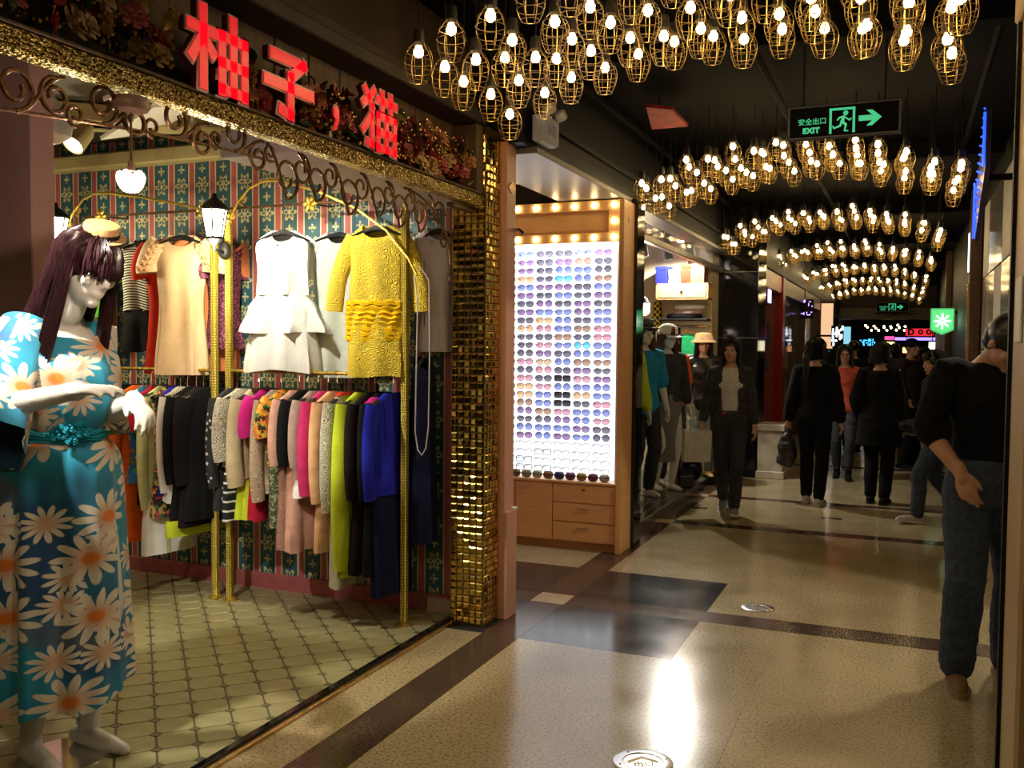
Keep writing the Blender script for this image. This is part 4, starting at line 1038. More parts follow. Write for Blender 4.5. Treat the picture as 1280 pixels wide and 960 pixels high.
# hard cases on the counter
CAS = [('bronze ribbed', (.20, .12, .05)), ('olive', (.30, .27, .15)), ('pale green', (.34, .36, .26)), ('brown leopard', (.28, .14, .09)), ('dark blue', (.02, .03, .14)), ('purple', (.16, .02, .12)), ('gold leopard', (.35, .22, .06)), ('wine leopard', (.16, .03, .07)), ('grey', (.36, .36, .32))]
cx0 = -2.86
for i, (n_, c) in enumerate(CAS):
    wd_ = .085; x = cx0 + i * .093
    mt_ = spots('case_' + n_.split()[0], c, tuple(q * .25 for q in c), 60, .3) if 'leopard' in n_ else mat('case_' + n_.replace(' ', '_'), c, .35, var=.1)
    t = thing('glasses_case', f'{n_} hard glasses case on the display counter', 'case', (x, 6.865, .54), rnd.uniform(-.2, .2), 'glasses cases on the counter')
    mb = MB(); rings = []
    for k in range(9):
        q = k / 8 * 2 - 1; s = (1 - abs(q) ** 4) ** .5 if abs(q) < 1 else .0
        s = max(.25, s); rings.append([(q * wd_ / 2, .028 * s * math.cos(a), .030 + .030 * s * math.copysign(abs(math.sin(a)) ** .8, math.sin(a))) for a in [2 * PI * j / 14 for j in range(14)]])
    mb.rings(rings).build('shell', mt_, t)
    MB().box(-wd_ / 2 * .96, wd_ / 2 * .96, -.0292, .0292, .031, .034).build('seam', M_BLACK, t, smooth=False)

# ================================================================== CAGED BULB LAMPS IN ARCHED ROWS
M_WIRE = mat('brass_wire', (.46, .31, .10), .34, .85, var=0)
M_FIL = mat('filament_bulb', (1, .8, .5), .2, emit=(1.0, .72, .34), es=24.0, var=0)
M_SOCK = mat('socket_dark', (.03, .025, .02), .4)
def cage_mb():
    mb = MB(); prof = []
    for k in range(9):
        s = k / 8; z = -.02 - .155 * s
        r = .020 + .036 * math.sin(PI * (s ** .8) * .86) + .010 * s * (1 - s)
        prof.append((max(.010, r), z))
    for j in range(8):
        a = 2 * PI * j / 8
        mb.tube([(r * math.cos(a), r * math.sin(a), z) for r, z in prof], .0017, 3)
    for k in (0, 2, 4, 6, 8):
        r, z = prof[k]; mb.tube([(r * math.cos(a), r * math.sin(a), z) for a in [2 * PI * i / 14 for i in range(14)]], .0017, 3, closed=True)
    return mb
lm_cage = cage_mb().mesh('cage', M_WIRE)
lm_bulb = MB().lathe([(.006, -.030), (.014, -.040), (.0205, -.055), (.019, -.068), (.011, -.078), (.003, -.081)], 10).mesh('bulb', M_FIL)
lm_sock = MB().lathe([(.006, .035), (.020, .030), (.024, .0), (.026, -.022), (.016, -.034)], 10).mesh('socket', M_SOCK)
lm_cord = MB().tube([(0, 0, 0), (0, 0, 1)], .003, 4).mesh('cord', M_BLACK)
XC, XH = -0.76, 1.06
def arch_z(x):
    q = (x - XC) / XH
    return 2.775 + .24 * (1 - q * q) ** .9 if abs(q) < 1 else 2.775
NC = 14
LAB = ['filament bulb in a brass wire cage, arched cluster before the exit sign', 'filament bulb in a brass wire cage, arched cluster just behind the exit sign',
       'filament bulb in a brass wire cage, arch level with the fashion shop', 'filament bulb in a brass wire cage, arch level with the red shop front', 'filament bulb in a brass wire cage, arch level with the brown shop fronts']
far_c, far_b, far_s = MB(), MB(), MB()
cm, bmesh_b, sm_ = cage_mb(), MB().lathe([(.006, -.030), (.0205, -.055), (.003, -.081)], 6), MB().lathe([(.006, .035), (.026, -.022)], 6)
nl = 0
for gI in range(8):
    y0 = 3.30 + 3.4 * gI
    rows_ = 5 if gI < 2 else 4
    for c in range(NC):
        if gI == 0 and c == NC - 1: continue
        for r in range(rows_):
            x = XC - XH + 2 * XH * c / (NC - 1) + rnd.uniform(-.018, .018); y = y0 + (.24 if gI < 2 else .28) * r + rnd.uniform(-.03, .03)
            z = arch_z(x) + .055 - (.03 if gI == 0 else 0) + rnd.uniform(-.035, .035)
            if nl < 290 and gI < 5:
                t = thing('caged_bulb', LAB[gI], 'lamp', (x, y, z - .17), rnd.uniform(0, 1), 'caged bulbs in arched rows')
                obj('cage', lm_cage, t, (0, 0, .17)); obj('bulb', lm_bulb, t, (0, 0, .17)); obj('socket', lm_sock, t, (0, 0, .17))
                o = obj('cord', lm_cord, t, (0, 0, .20)); o.scale = (1, 1, 3.30 - z - .025)
                nl += 1
            else:
                M = Mx((x, y, z))
                far_c.add([M @ q for q in cm.v], cm.f); far_b.add([M @ q for q in bmesh_b.v], bmesh_b.f); far_s.add([M @ q for q in sm_.v], sm_.f); far_s.tube([(x, y, z), (x, y, 3.301)], .003, 3)
for k in range(16):      # the next hall's lamps hang lower
    x, y, z = -1.25 + k * .085 + rnd.uniform(-.05, .05), 33 + rnd.uniform(0, 2.5), 2.34 - (k % 3) * .07
    far_b.ell((x, y, z), .035, None, 6, 4); far_s.tube([(x, y, z), (x, y, 3.301)], .004, 3)
fa = thing('far_lamp_rows', 'distant arched rows of caged filament bulbs near the hall end', 'lamps', (0, 0, 0)); fa['kind'] = 'stuff'
for n_, q, m in (('far_cages', far_c, M_WIRE), ('far_bulbs', far_b, M_FIL), ('far_sockets', far_s, M_SOCK)): stuff(q.build(n_, m, fa))

# ================================================================== EXIT SIGNS
M_GREEN = mat('exit_green', (.03, .3, .14), .4, emit=(.05, .60, .26), es=.8, var=0)
def exit_sign(lab, loc, W, top):
    t = thing('exit_sign', lab, 'exit sign', loc)
    k = W / .56
    M = Matrix.Scale(k, 4)
    MB().box(-.28, .28, -.018, .018, -.088, .088, M).build('housing', mat('sign_grey', (.09, .09, .11), .4, .2), t, smooth=False, bevel=.006)
    MB().box(-.266, .266, -.0205, -.017, -.076, .076, M).build('face', mat('sign_face_black', (.003, .003, .003), .7, spec=.1), t, smooth=False)
    F = Mx((0, -.0215 * k, 0)) @ M @ FACE_S
    text_mb('\u5b89\u5168\u51fa\u53e3', .036, .0003, .0008, M=F @ Mx((-.153, .000, 0))).build('chinese_text', M_GREEN, t, smooth=False)
    text_mb('EXIT', .038, .0022, .0008, M=F @ Mx((-.158, -.045, 0)), space=1.1).build('exit_text', M_GREEN, t, smooth=False)
    fr = MB()
    fr.box(-.068, -.056, -.068, .062, 0, .001, F).box(.046, .058, -.068, .062, 0, .001, F).box(-.068, .058, .050, .062, 0, .001, F)
    fr.build('door_frame', M_GREEN, t, smooth=False)
    mn = MB()
    mn.lathe([(.0125, 0), (.0125, .001)], 14, None, (0, 0, 0)).xf(F @ Mx((.012, .034, 0)))
    for poly in ([(-.004, .020), (.010, .022), (.004, -.012), (-.014, -.010)], [(.004, .018), (.012, .014), (.030, .002), (.040, .008), (.043, .002), (.030, -.008), (.014, .004)],
                 [(-.002, .020), (-.020, .016), (-.032, .000), (-.026, -.004), (-.016, .008), (-.006, .010)], [(.004, -.008), (.020, -.024), (.012, -.052), (.026, -.056), (.026, -.062), (.004, -.060), (.008, -.028), (-.010, -.016)],
                 [(-.012, -.006), (-.018, -.026), (-.042, -.036), (-.050, -.026), (-.054, -.030), (-.046, -.046), (-.010, -.034), (-.002, -.012)]):
        st = len(mn.v); mn.prism(poly, 0, .001, F)
    mn.build('running_figure', M_GREEN, t, smooth=False)
    MB().prism([(.075, .014), (.140, .014), (.112, .040), (.140, .040), (.186, .000), (.140, -.040), (.112, -.040), (.140, -.014), (.075, -.014)], 0, .001, F).build('arrow', M_GREEN, t, smooth=False)
    for s in (-1, 1):
        MB().tube([(s * .2 * k, 0, .085 * k), (s * .2 * k, 0, top - loc[2])], .005, 6).build('hanger_rod', M_BLACK, t)
exit_sign('green lit exit sign with running figure and arrow between the lamp clusters', (-.325, 5.2, 2.786), .565, 3.302)
exit_sign('small distant green exit sign above the roller shutter box', (-.32, 26.3, 2.66), .80, 3.302)

# emergency lights on the fascia
def em_light(lab, loc, ry, L):
    t = thing('emergency_light', lab, 'emergency light', loc, ry)
    MB().box(-.03, .05, -L / 2, L / 2, -.075, .075).build('housing', mat('lilac_white_plastic', (.55, .54, .68), .4), t, smooth=False, bevel=.008)
    MB().box(.048, .054, -L / 4, L / 4, -.03, .03).build('label_plate', mat('lilac_plate', (.36, .34, .62), .4), t, smooth=False, bevel=.002)
    MB().box(.0, .04, -L / 2 + .02, L / 2 - .02, -.082, -.070).build('diffuser', M_WHITE, t, smooth=False, bevel=.003)
    for s in (-1, 1):
        MB().lathe([(.01, -.02), (.032, .0), (.034, .04), (.028, .055), (.004, .058)], 14, Matrix.Rotation(1.2, 3, 'Y'), (.045, s * L * .38, .095)).build('lamp_head', M_WHITE, t)
    MB().tube([(0, 0, .07), (-.04, 0, .12)], .012, 6).build('mount', M_BLACK, t)
em_light('white emergency light box with two lamp heads above the salmon wall end', (-1.965, 5.10, 2.84), 0, .24)
tl = thing('ceiling_tube_light', 'white ceiling light fitting glowing inside the glasses shop', 'light fitting', (-3.1, 6.5, 2.86), .6)
MB().box(-.4, .4, -.06, .06, 0, .07).build('housing', mat('lilac_white_plastic', (0, 0, 0)), tl, smooth=False, bevel=.006)
MB().box(-.38, .38, -.04, .04, -.012, .002).build('diffuser', M_WHITE, tl, smooth=False, bevel=.004)
MB().ell((-.3, 0, -.02), .022).build('lamp', M_GLOW, tl)
for s in (-1, 1): MB().tube([(s * .3, 0, .06), (s * .3, 0, .442)], .006, 5).build('hanger_rod', M_BLACK, tl)
tag(MB().box(-.25, .25, -.02, .02, 0, .3).box(-.2, .2, -.024, -.018, .05, .25).build('wall_box', M_CREAM, None, (-2.35, 7.085, 2.70), smooth=False, bevel=.005), 'cream box on the wall above the sunglasses cabinet', 'box')

# floor fittings
def floor_ring(lab, name, x, y, r, sign):
    t = thing(name, lab, 'floor fitting', (x, y, 0))
    MB().lathe([(r, -.002), (r, .004), (r * .93, .007), (r * .68, .007), (r * .66, .004)], 32).build('rim', M_METAL, t)
    MB().lathe([(r * .67, -.001), (r * .67, .0035)], 28).build('centre', M_BLACK if sign else mat('drain_dark', (.08, .07, .05), .3, .6), t)
    if sign:
        yl = mat('glow_marker', (.72, .62, .28), .5, var=0)
        A = Mx((0, 0, .0035), CAM_YAW)
        MB().prism([(-r * .50, .01), (0, r * .44), (r * .50, .01), (r * .50, -.012), (0, r * .26), (-r * .50, -.012)], 0, .0012, A).build('house_outline', yl, t, smooth=False)
        text_mb('\u51fa\u53e3', r * .34, .001, .0004, M=A @ Mx((0, -r * .18, .0006))).build('marking', yl, t, smooth=False)
        for a in (.6, 2.5, 3.8, 5.6): MB().lathe([(.005, .006), (.004, .0085)], 8, None, (r * .82 * math.cos(a), r * .82 * math.sin(a), 0)).build('screw', M_BLACK, t)
    else:
        for k in range(3): MB().lathe([(r * (.55 - .16 * k), .003), (r * (.55 - .16 * k), .005), (r * (.49 - .16 * k), .005), (r * (.49 - .16 * k), .003)], 24).build('grate_ring', M_METAL, t)
floor_ring('round steel floor marker with a pale arrow sign set in the terrazzo', 'floor_marker', -.885, 3.42, .115, True)
floor_ring('round steel drain cover beside the dark floor squares', 'drain_cover', -.79, 5.76, .10, False)

# ================================================================== PEOPLE AND MANNEQUINS
def ik(a, b, l1, l2, hint):
    a, b = Vector(a), Vector(b); d = b - a; L = min(d.length, (l1 + l2) * .998); u = d.normalized()
    b2 = a + u * L
    x = (l1 * l1 - l2 * l2 + L * L) / (2 * L); h = math.sqrt(max(0, l1 * l1 - x * x))
    hv = Vector(hint); hv = hv - u * hv.dot(u)
    hv = hv.normalized() if hv.length > 1e-5 else u.orthogonal().normalized()
    return a + u * x + hv * h, b2
def add_hand(mb, wr, d, n, side, curl=.35, s=1.0, spread=1.0):
    d = Vector(d).normalized(); n = Vector(n); n = (n - d * n.dot(d)).normalized(); t = d.cross(n) * side
    Mr = Matrix((t, n, d)).transposed()
    mb.ell(Vector(wr) + d * .050 * s, (.041 * s, .017 * s, .058 * s), Mr, 14, 9)
    mb.limb([wr - d * .03 * s, wr + d * .02 * s], [.026 * s, .030 * s], 10, 2)
    for k, (o, ln) in enumerate(((-.030, .058), (-.010, .074), (.010, .079), (.030, .072))):
        p0 = wr + d * (.088 - .010 * abs(k - 2)) * s + t * o * s; c = curl * (1.15 - .1 * k)
        pts = [p0 - d * .02 * s, p0]; a = c * .6; p = p0
        dd = (d + t * (o * 1.1 * spread)).normalized()
        for q in (.45, .32, .26):
            v = dd * math.cos(a) + n * math.sin(a); p = p + v * ln * q * s; pts.append(p); a += c * 1.1
        mb.limb(pts, [.0095 * s, .0095 * s, .0088 * s, .008 * s, .0065 * s], 8, 2)
    b = wr + d * .022 * s + t * .030 * s; v1 = (d * .80 + t * .48 + n * .34).normalized(); v2 = (d * .96 + t * .05 + n * .30).normalized()
    mb.limb([wr + d * .012 * s + t * .012 * s, b, b + v1 * .035 * s, b + v1 * .035 * s + v2 * .032 * s], [.014 * s, .014 * s, .0105 * s, .008 * s], 8, 2)
def head_shapes(mb, M, blank=False, ears=True):
    q = MB()
    q.ell((0, .006, .020), (.074, .092, .090)); q.ell((0, -.026, -.040), (.060, .060, .072)); q.ell((0, -.066, -.092), (.024, .020, .018)); q.ell((0, -.012, -.065), (.052, .056, .040))
    q.ell((0, -.080, .022), (.050, .014, .011), None, 12, 7)
    q.limb([(0, -.086, .010), (0, -.103, -.024)], [.009, .0125], 10, 3); q.ell((0, -.093, -.032), (.018, .010, .008), None, 10, 6)
    q.ell((0, -.0845, -.058), (.023, .010, .007), None, 10, 6); q.ell((0, -.083, -.068), (.019, .010, .008), None, 10, 6)
    for s in (-1, 1):
        q.ell((s * .040, -.066, -.022), (.022, .018, .020), None, 10, 7)
        if ears: q.ell((s * .074, .008, -.012), (.010, .020, .030), Matrix.Rotation(s * .3, 3, 'Z'), 10, 7)
    q.limb([(0, .016, -.05), (0, .022, -.15)], [.050, .050], 14, 4)
    mb.add([M @ v for v in q.v], q.f)
def skull(a, ph, k=0.0):
    return Vector(((.084 + k) * math.sin(ph) * math.sin(a), -(.104 + k) * math.sin(ph) * math.cos(a) + .004, (.104 + k) * math.cos(ph) + .012))
def wig(M, m, parent, sc, Lz, bang=.012, n=120, wave=.0, seed=1, spread=.05, rs_=.010, name='hair', fall=None, bang_w=.9):
    """strands over a cap; Lz = how far below the skull centre the long hair falls"""
    r = random.Random(seed); mb = MB()
    cap = MB()
    cap.ell((0, .010, .024), (.080, .094, .092), None, 18, 12); cap.ell((0, .045, -.03), (.072, .062, .085), None, 14, 9)
    for k in range(n):
        a = -PI + 2 * PI * (k + r.random()) / n
        front = abs(a) < bang_w; pts = []; af = a
        if not front and abs(a) < 1.25: af = math.copysign(1.2 + r.uniform(0, .25), a)
        phe = 1.42 if front else 1.62 + .25 * min(1, (abs(a) - bang_w) / 1.5)
        for i in range(7): pts.append(skull(a * .75 + (af - a * .75) * min(1, i / 4) if not front else a * (.55 + .45 * min(1, i / 3)), .12 + (phe - .12) * i / 6, r.uniform(0, .010)))
        if front:
            p = pts[-1].copy(); z = bang + r.uniform(-.012, .010)
            if p.z > z: pts.append(Vector((p.x, p.y - .006, (p.z + z) / 2))); pts.append(Vector((p.x * .98, p.y - .004, z)))
        else:
            p = pts[-1].copy(); end = -Lz * r.uniform(.86, 1.05); m_ = max(3, int(abs(end - p.z) / .05)); w0 = r.uniform(0, 6)
            back = max(0, -math.cos(a))
            for i in range(1, m_ + 1):
                s = i / m_; z = p.z + (end - p.z) * s
                o = spread * s * (1.1 if abs(math.sin(a)) > .5 else .6)
                off = fall(s, a) if fall else Vector((0, 0, 0))
                pts.append(Vector((p.x * (1 + o * 3) + wave * math.sin(s * 14 + w0), p.y * (1 + o) + back * .015 * s + wave * math.cos(s * 12 + w0), z)) + off)
        mm = len(pts); rr = [rs_ * (.55 + .75 * math.sin(PI * min(1, .25 + .65 * i / (mm - 1)))) * (1 if i < mm - 1 else .35) for i in range(mm)]
        mb.tube(pts, rr, 5, flat=.6)
    mb.add(cap.v, cap.f)
    mb.xf(M @ Matrix.Scale(1, 4))
    return mb.build(name, m, parent, ang=75)
SKIN = mat('skin_light', (.52, .29, .19), .5, var=.06); SKIN2 = mat('skin_tan', (.42, .22, .13), .5, var=.06)
MANN = mat('mannequin_white', (.72, .70, .66), .28, var=.03, vs=4)
HAIRB = mat('hair_black', (.010, .008, .008), .32, var=.3, vs=30, stretch=(1, 1, .2)); HAIRW = mat('hair_burgundy', (.026, .009, .012), .26, var=.4, vs=60, stretch=(1, 1, .1)); HAIRBR = mat('hair_brown', (.09, .04, .02), .4, var=.3, vs=40)
M_EYEW = mat('eye_white', (.7, .68, .64), .3, var=0); M_IRIS = mat('iris_dark', (.012, .008, .006), .15, var=0); M_LIP = mat('lip_rose', (.38, .10, .09), .4, var=0)
SOLE = mat('sole_white', (.60, .58, .54), .6)
def figure(name, lab, cat, loc, rz, H=1.66, man=False, skin=None, feet=None, hands=None, elb=None, pel=(0, 0, .885), sh=(0, 0, 0), head=(0, 0, 0), top=None, bottom=None, shoes=None, voxel=.009, blank=False, curl=(.4, .4), palm=None, group=None, foot_yaw=(.12, -.12), hdir=(None, None), hoff=(0, 0, 0)):
    """person facing local -Y; feet/hands given for a 1.70 m body as (left, right); left is +X"""
    t = thing(name, lab, cat, loc, rz, group)
    s = H / 1.70; S = Matrix.Scale(s, 4); skin = skin or SKIN
    feet = feet or ((.095, 0, 0, 0), (-.095, 0, 0, 0)); hands = hands or ((.25, -.03, .83), (-.25, -.03, .83))
    elb = elb or ((.4, 1, -.2), (-.4, 1, -.2)); palm = palm or ((-1, .2, 0), (1, .2, 0))
    sw = .178 if man else .152; hw = .150 if man else .162
    J = {}; pel = Vector(pel); shv = Vector(sh)
    for i, sg in enumerate((1, -1)):
        fx, fy, fz, fp = feet[i]
        ank = Vector((fx, fy + .02, fz + .085)); hip = pel + Vector((sg * .082, 0, 0))
        kn, ank = ik(hip, ank, .415, .405, (sg * .08, -1, 0)); J['hip', i], J['knee', i], J['ank', i] = hip, kn, ank
        sho = Vector((sg * sw, 0, 1.375)) + shv
        el, wr = ik(sho, hands[i], .275, .245, elb[i]); J['sho', i], J['el', i], J['wr', i] = sho, el, wr
    b = MB(); lean = lambda z: Vector((0, 0, 0)) + (Vector((pel.x, pel.y, 0)) * max(0, 1 - (z - .88) / .5) + Vector((shv.x, shv.y, 0)) * min(1, max(0, (z - .88) / .5)))
    dz = shv.z
    tors = [(.80, .115, .085, 0), (.86, hw * .98, .105, .008), (.92, hw, .112, .008), (1.00, hw * .86, .092, 0), (1.07, .122 if not man else .14, .086, -.004), (1.16, .128 if not man else .15, .096, -.004), (1.24, .140 if not man else .162, .110, -.010), (1.31, .146 if not man else .168, .104, -.004), (1.375, .135 if not man else .16, .080, .004), (1.42, .085, .062, .010), (1.45, .055, .052, .012)]
    def tsec(pad=0.0, z0=0, z1=9, flare=0.0):
        out = []
        for z, a, d_, yo in tors:
            if z0 <= z <= z1:
                l = lean(z); k = flare * max(0, 1.1 - z); out.append((l.x, l.y + yo, z + dz * max(0, min(1, (z - .88) / .5)), a + pad + k, d_ + pad + k))
        return out
    b.sect(tsec(), 22)
    for i, sg in enumerate((1, -1)):
        h_, k_, a_ = J['hip', i], J['knee', i], J['ank', i]
        calf = k_.lerp(a_, .30) + Vector((0, .012, 0))
        b.limb([h_ + Vector((0, 0, .0)), h_.lerp(k_, .35), k_, calf, a_.lerp(k_, .2), a_], [.088, .078, .054, .055, .038, .035], 14, 3)
        fx, fy, fz, fp = feet[i]; yaw = foot_yaw[i]
        fd = Matrix.Rotation(yaw, 3, 'Z') @ Vector((0, -math.cos(fp), math.sin(fp))); fd = Vector(fd); J['fd', i] = fd
        dn = Vector((0, 0, -1)); dn = (dn - fd * dn.dot(fd)).normalized()
        base = a_ + dn * .05
        b.limb([base - fd * .045, base + fd * .02 + dn * .002, base + fd * .10 + dn * .012, base + fd * .155 + dn * .018], [.032, .034, .030, .020], 12, 3)
        b.limb([a_, base], [.034, .034], 10, 2); J['base', i] = base; J['dn', i] = dn
        b.limb([J['sho', i] - Vector((sg * .04, 0, .01)), J['sho', i], J['sho', i].lerp(J['el', i], .4), J['el', i], J['el', i].lerp(J['wr', i], .3), J['wr', i]], [.052, .055, .046, .037, .039, .026], 12, 3)
        hd = Vector(hdir[i]) if hdir[i] else (J['wr', i] - J['el', i]); add_hand(b, J['wr', i], hd, palm[i], -sg, curl[i])
    hc = Vector((shv.x * 1.05, shv.y - .012, 1.585 + dz)) + Vector(hoff)
    HM = Matrix.Translation(hc + Vector((0, .01, -.09))) @ Matrix.Rotation(head[0], 4, 'Z') @ Matrix.Rotation(head[1], 4, 'X') @ Matrix.Rotation(head[2], 4, 'Y') @ Matrix.Translation((0, -.01, .09))
    head_shapes(b, HM, blank)
    b.limb([Vector((shv.x, shv.y + .014, 1.40 + dz)), HM @ Vector((0, .018, -.07))], [.054, .049], 14, 4)
    b.xf(S); b.fuse('body', skin, t, voxel, 2)
    if not blank:
        for sg in (-1, 1):
            e_ = MB().ell((sg * .031, -.0815, .000), (.014, .007, .0075), None, 10, 6).xf(S @ HM).build('eye', M_EYEW, t)
            MB().ell((sg * .031, -.0875, .000), (.0065, .003, .0068), None, 10, 6).xf(S @ HM).build('iris', M_IRIS, e_)
            MB().ell((sg * .032, -.0925, .020), (.019, .005, .0035), Matrix.Rotation(sg * .12, 3, 'Y'), 10, 6).xf(S @ HM).build('eyebrow', HAIRB, t)
        MB().ell((0, -.0935, -.0625), (.021, .004, .007), None, 10, 6).xf(S @ HM).build('lips', M_LIP, t)
    if bottom:
        bm_, pad = bottom[0], bottom[1]; c = MB(); frac = bottom[2] if len(bottom) > 2 else .96
        c.sect(tsec(pad, .80, 1.02), 22)
        for i in (0, 1):
            h_, k_, a_ = J['hip', i], J['knee', i], J['ank', i]
            end = k_.lerp(a_, frac) if frac > 0 else k_
            c.limb([h_, h_.lerp(k_, .35), k_, k_.lerp(a_, .35) + Vector((0, .008, 0)), end], [.088 + pad, .080 + pad, .058 + pad, .056 + pad * 1.2, .044 + pad * 1.3], 14, 3)
        c.xf(S); c.fuse('trousers', bm_, t, voxel, 1, fold=(.006, 9, 16))
    if top:
        tm, pad, hem, sl = top[:4]; flare = top[4] if len(top) > 4 else 0.0; c = MB()
        sec = tsec(pad, .80 if hem < .86 else hem, 1.425, flare)
        if hem < .80:
            l = lean(.8); sec = [(l.x, l.y, z, .165 + pad + flare * (1.1 - z), .12 + pad + flare * (1.1 - z)) for z in (hem, hem + .1, .78) if z < .8] + sec[1:]
        c.sect(sec, 24)
        for i, sg in enumerate((1, -1)):
            a, e, w_ = J['sho', i], J['el', i], J['wr', i]
            if sl <= 0: continue
            pts = [a - Vector((sg * .05, 0, .012)), a, a.lerp(e, .4)]; rr = [.055 + pad, .058 + pad, .050 + pad * 1.1]
            if sl <= 1: pts.append(a.lerp(e, sl)); rr.append(.046 + pad * 1.3)
            else: pts += [e, e.lerp(w_, (sl - 1) * .5), e.lerp(w_, sl - 1)]; rr += [.042 + pad * 1.2, .042 + pad * 1.1, .034 + pad]
            c.limb(pts, rr, 14, 3)
        c.xf(S); c.fuse('top', tm, t, voxel, 1, fold=(.008, 8, 11))
    if shoes:
        sm, so = shoes[:2]
        for i in (0, 1):
            fd, base, dn, a_ = J['fd', i], J['base', i], J['dn', i], J['ank', i]
            c = MB(); c.limb([base - fd * .050, base + fd * .02, base + fd * .10 + dn * .008, base + fd * .165 + dn * .014], [.040, .042, .038, .026], 14, 3)
            c.limb([base, a_ - dn * (.03 if len(shoes) < 3 else .08)], [.040, .044], 12, 3)
            c.xf(S); sh_ = c.fuse('shoe', sm, t, .007, 1)
            up = -dn; rt = fd.cross(up); q = MB()
            prof = [(-.095, .020), (-.085, .034), (-.03, .040), (.04, .043), (.12, .042), (.175, .030), (.195, .012)]
            ring = [base + fd * y + rt * x + dn * .030 for y, x in prof] + [base + fd * y - rt * x + dn * .030 for y, x in reversed(prof)]
            q.rings([[p + up * .020 for p in ring], ring, [p + dn * .0045 for p in ring]]); q.xf(S); q.build('sole', so, sh_)
    return t, J, HM, S, s

# ---- the mannequin in the daisy dress
def daisy_mat():
    g = NG('daisy_chiffon', .75); uv = g.tc.outputs['UV']
    warp = g.noise(uv, 6.0, 2); o = g.noise(uv, 2.2, 3)
    c = g.mix(g.step(o, .47, .10), (.010, .075, .20), (.012, .29, .48)); c = g.mix(g.math('MULTIPLY', g.step(g.noise(uv, 3.5, 2), .62, .05), .8), c, (.10, .12, .16))
    for k, (sc, R, n_, off) in enumerate(((7.4, .058, 6.0, (.3, .1, 0)), (5.2, .086, 5.5, (1.7, 2.3, 0)))):
        v = g.vec('ADD', uv, off); vo = g.voro(v, sc, dim='2D', rand=.75)
        dl = g.vec('SUBTRACT', v, vo['Position']); x, y, _ = g.xyz(dl); rr = g.vec('LENGTH', dl, out='Value'); an = g.math('ARCTAN2', y, x)
        pc = g.math('POWER', g.math('ABSOLUTE', g.math('COSINE', g.math('ADD', g.math('MULTIPLY', an, n_), g.math('MULTIPLY', warp, 3.0)))), .8)
        lim = g.math('MULTIPLY', g.math('MULTIPLY_ADD', pc, .74, .26), R)
        inside = g.math('SUBTRACT', 1.0, g.step(g.math('SUBTRACT', rr, lim), 0.0, .004))
        shade = g.mix(g.step(rr, R * .45, R * .3), (.66, .40, .26), (.76, .72, .60))
        if k == 0: c = g.mix(g.math('MULTIPLY', inside, g.math('GREATER_THAN', g.xyz(vo['Color'])[0], .35)), c, shade)
        else: c = g.mix(inside, c, shade)
        c = g.mix(g.math('MULTIPLY', g.math('SUBTRACT', 1.0, g.step(rr, R * .22, .006)), 1.0 if k else .0), c, (.72, .20, .02))
    g.color(c); g.p.inputs['Sheen Weight'].default_value = .2
    return g.m
M_DAISY = daisy_mat()
def cloth_loft(secs, n, folds, amp, ph, hem=0.0, grow=1.0):
    """UV-mapped open loft; secs = (cx, cy, z, a, b)"""
    mb = MB(); rings = []; uvs = []; m = len(secs)
    for i, (cx, cy, z, a, b) in enumerate(secs):
        s = i / (m - 1); ring = []; uv = []
        for j in range(n + 1):
            t = 2 * PI * (j % n) / n
            k = 1 + amp * s ** grow * (math.sin(folds * t + ph + 2.2 * math.sin(2 * t)) + .45 * math.sin((2 * folds + 1) * t + ph * 1.7 + s))
            zz = z + hem * s ** 2 * (math.sin(t + .6) + .35 * math.sin(5 * t + ph))
            ring.append((cx + a * k * math.cos(t), cy + b * k * math.sin(t), zz)); uv.append((j / n * 2.2 * max(.18, (a + b) / 2 * .6 + .09) * 2.0, zz))
        rings.append(ring); uvs.append(uv)
    return mb.rings(rings, cap=False, uvs=uvs)
mt, J, HM, S, sc_ = figure('mannequin', 'tall white mannequin in a blue daisy dress and burgundy wig', 'mannequin', (-2.895, 2.53, .0255), PI / 2 - .12, 1.99, skin=MANN, blank=True, voxel=.0075,
    feet=((.085, -.02, .0, 0), (-.085, .03, .0, 0)), hands=((.07, -.27, 1.155), (-.14, -.255, 1.195)), elb=((.25, 1, -.7), (-.75, .75, -.55)), hoff=(0, -.085, -.005), palm=((-.3, .2, -1), (.2, -.1, -1)), head=(.10, .34, .06), curl=(.45, .22), hdir=((-.35, -1, -.45), (.25, -1, .12)), sh=(0, .01, 0))
sk = []
for i in range(26):
    s = i / 25; z = 1.045 - (1.045 - .225) * s
    q_ = min(1, s / .13); q_ = q_ * (2 - q_)
    sk.append((0, .012, z, .138 + .060 * q_ + .022 * s, .108 + .036 * q_ + .026 * s))
drs = thing('unused', 'x', 'x'); bpy.data.objects.remove(drs)
skirt_ = cloth_loft(sk, 96, 8, .085, .7, .035, .55); skirt_.xf(S); skirt_.build('skirt', M_DAISY, mt, ang=80)
bd = []
for (z, a, b, y) in ((1.395, .150, .092, .008), (1.37, .172, .108, .0), (1.30, .178, .128, -.012), (1.22, .172, .140, -.022), (1.15, .166, .136, -.020), (1.09, .155, .125, -.010), (1.055, .140, .110, 0), (1.04, .134, .104, .005)): bd.append((0, y, z, a, b))
bod = cloth_loft(bd, 72, 13, .045, .2, 0.0, .25)
for i_, v_ in enumerate(bod.v):
    if v_.y < 0 and v_.z > 1.28: v_.z -= .045 * min(1, (v_.z - 1.28) / .1) * min(1, -v_.y / .09)
bod.xf(S); bod.build('bodice', M_DAISY, mt, ang=80)
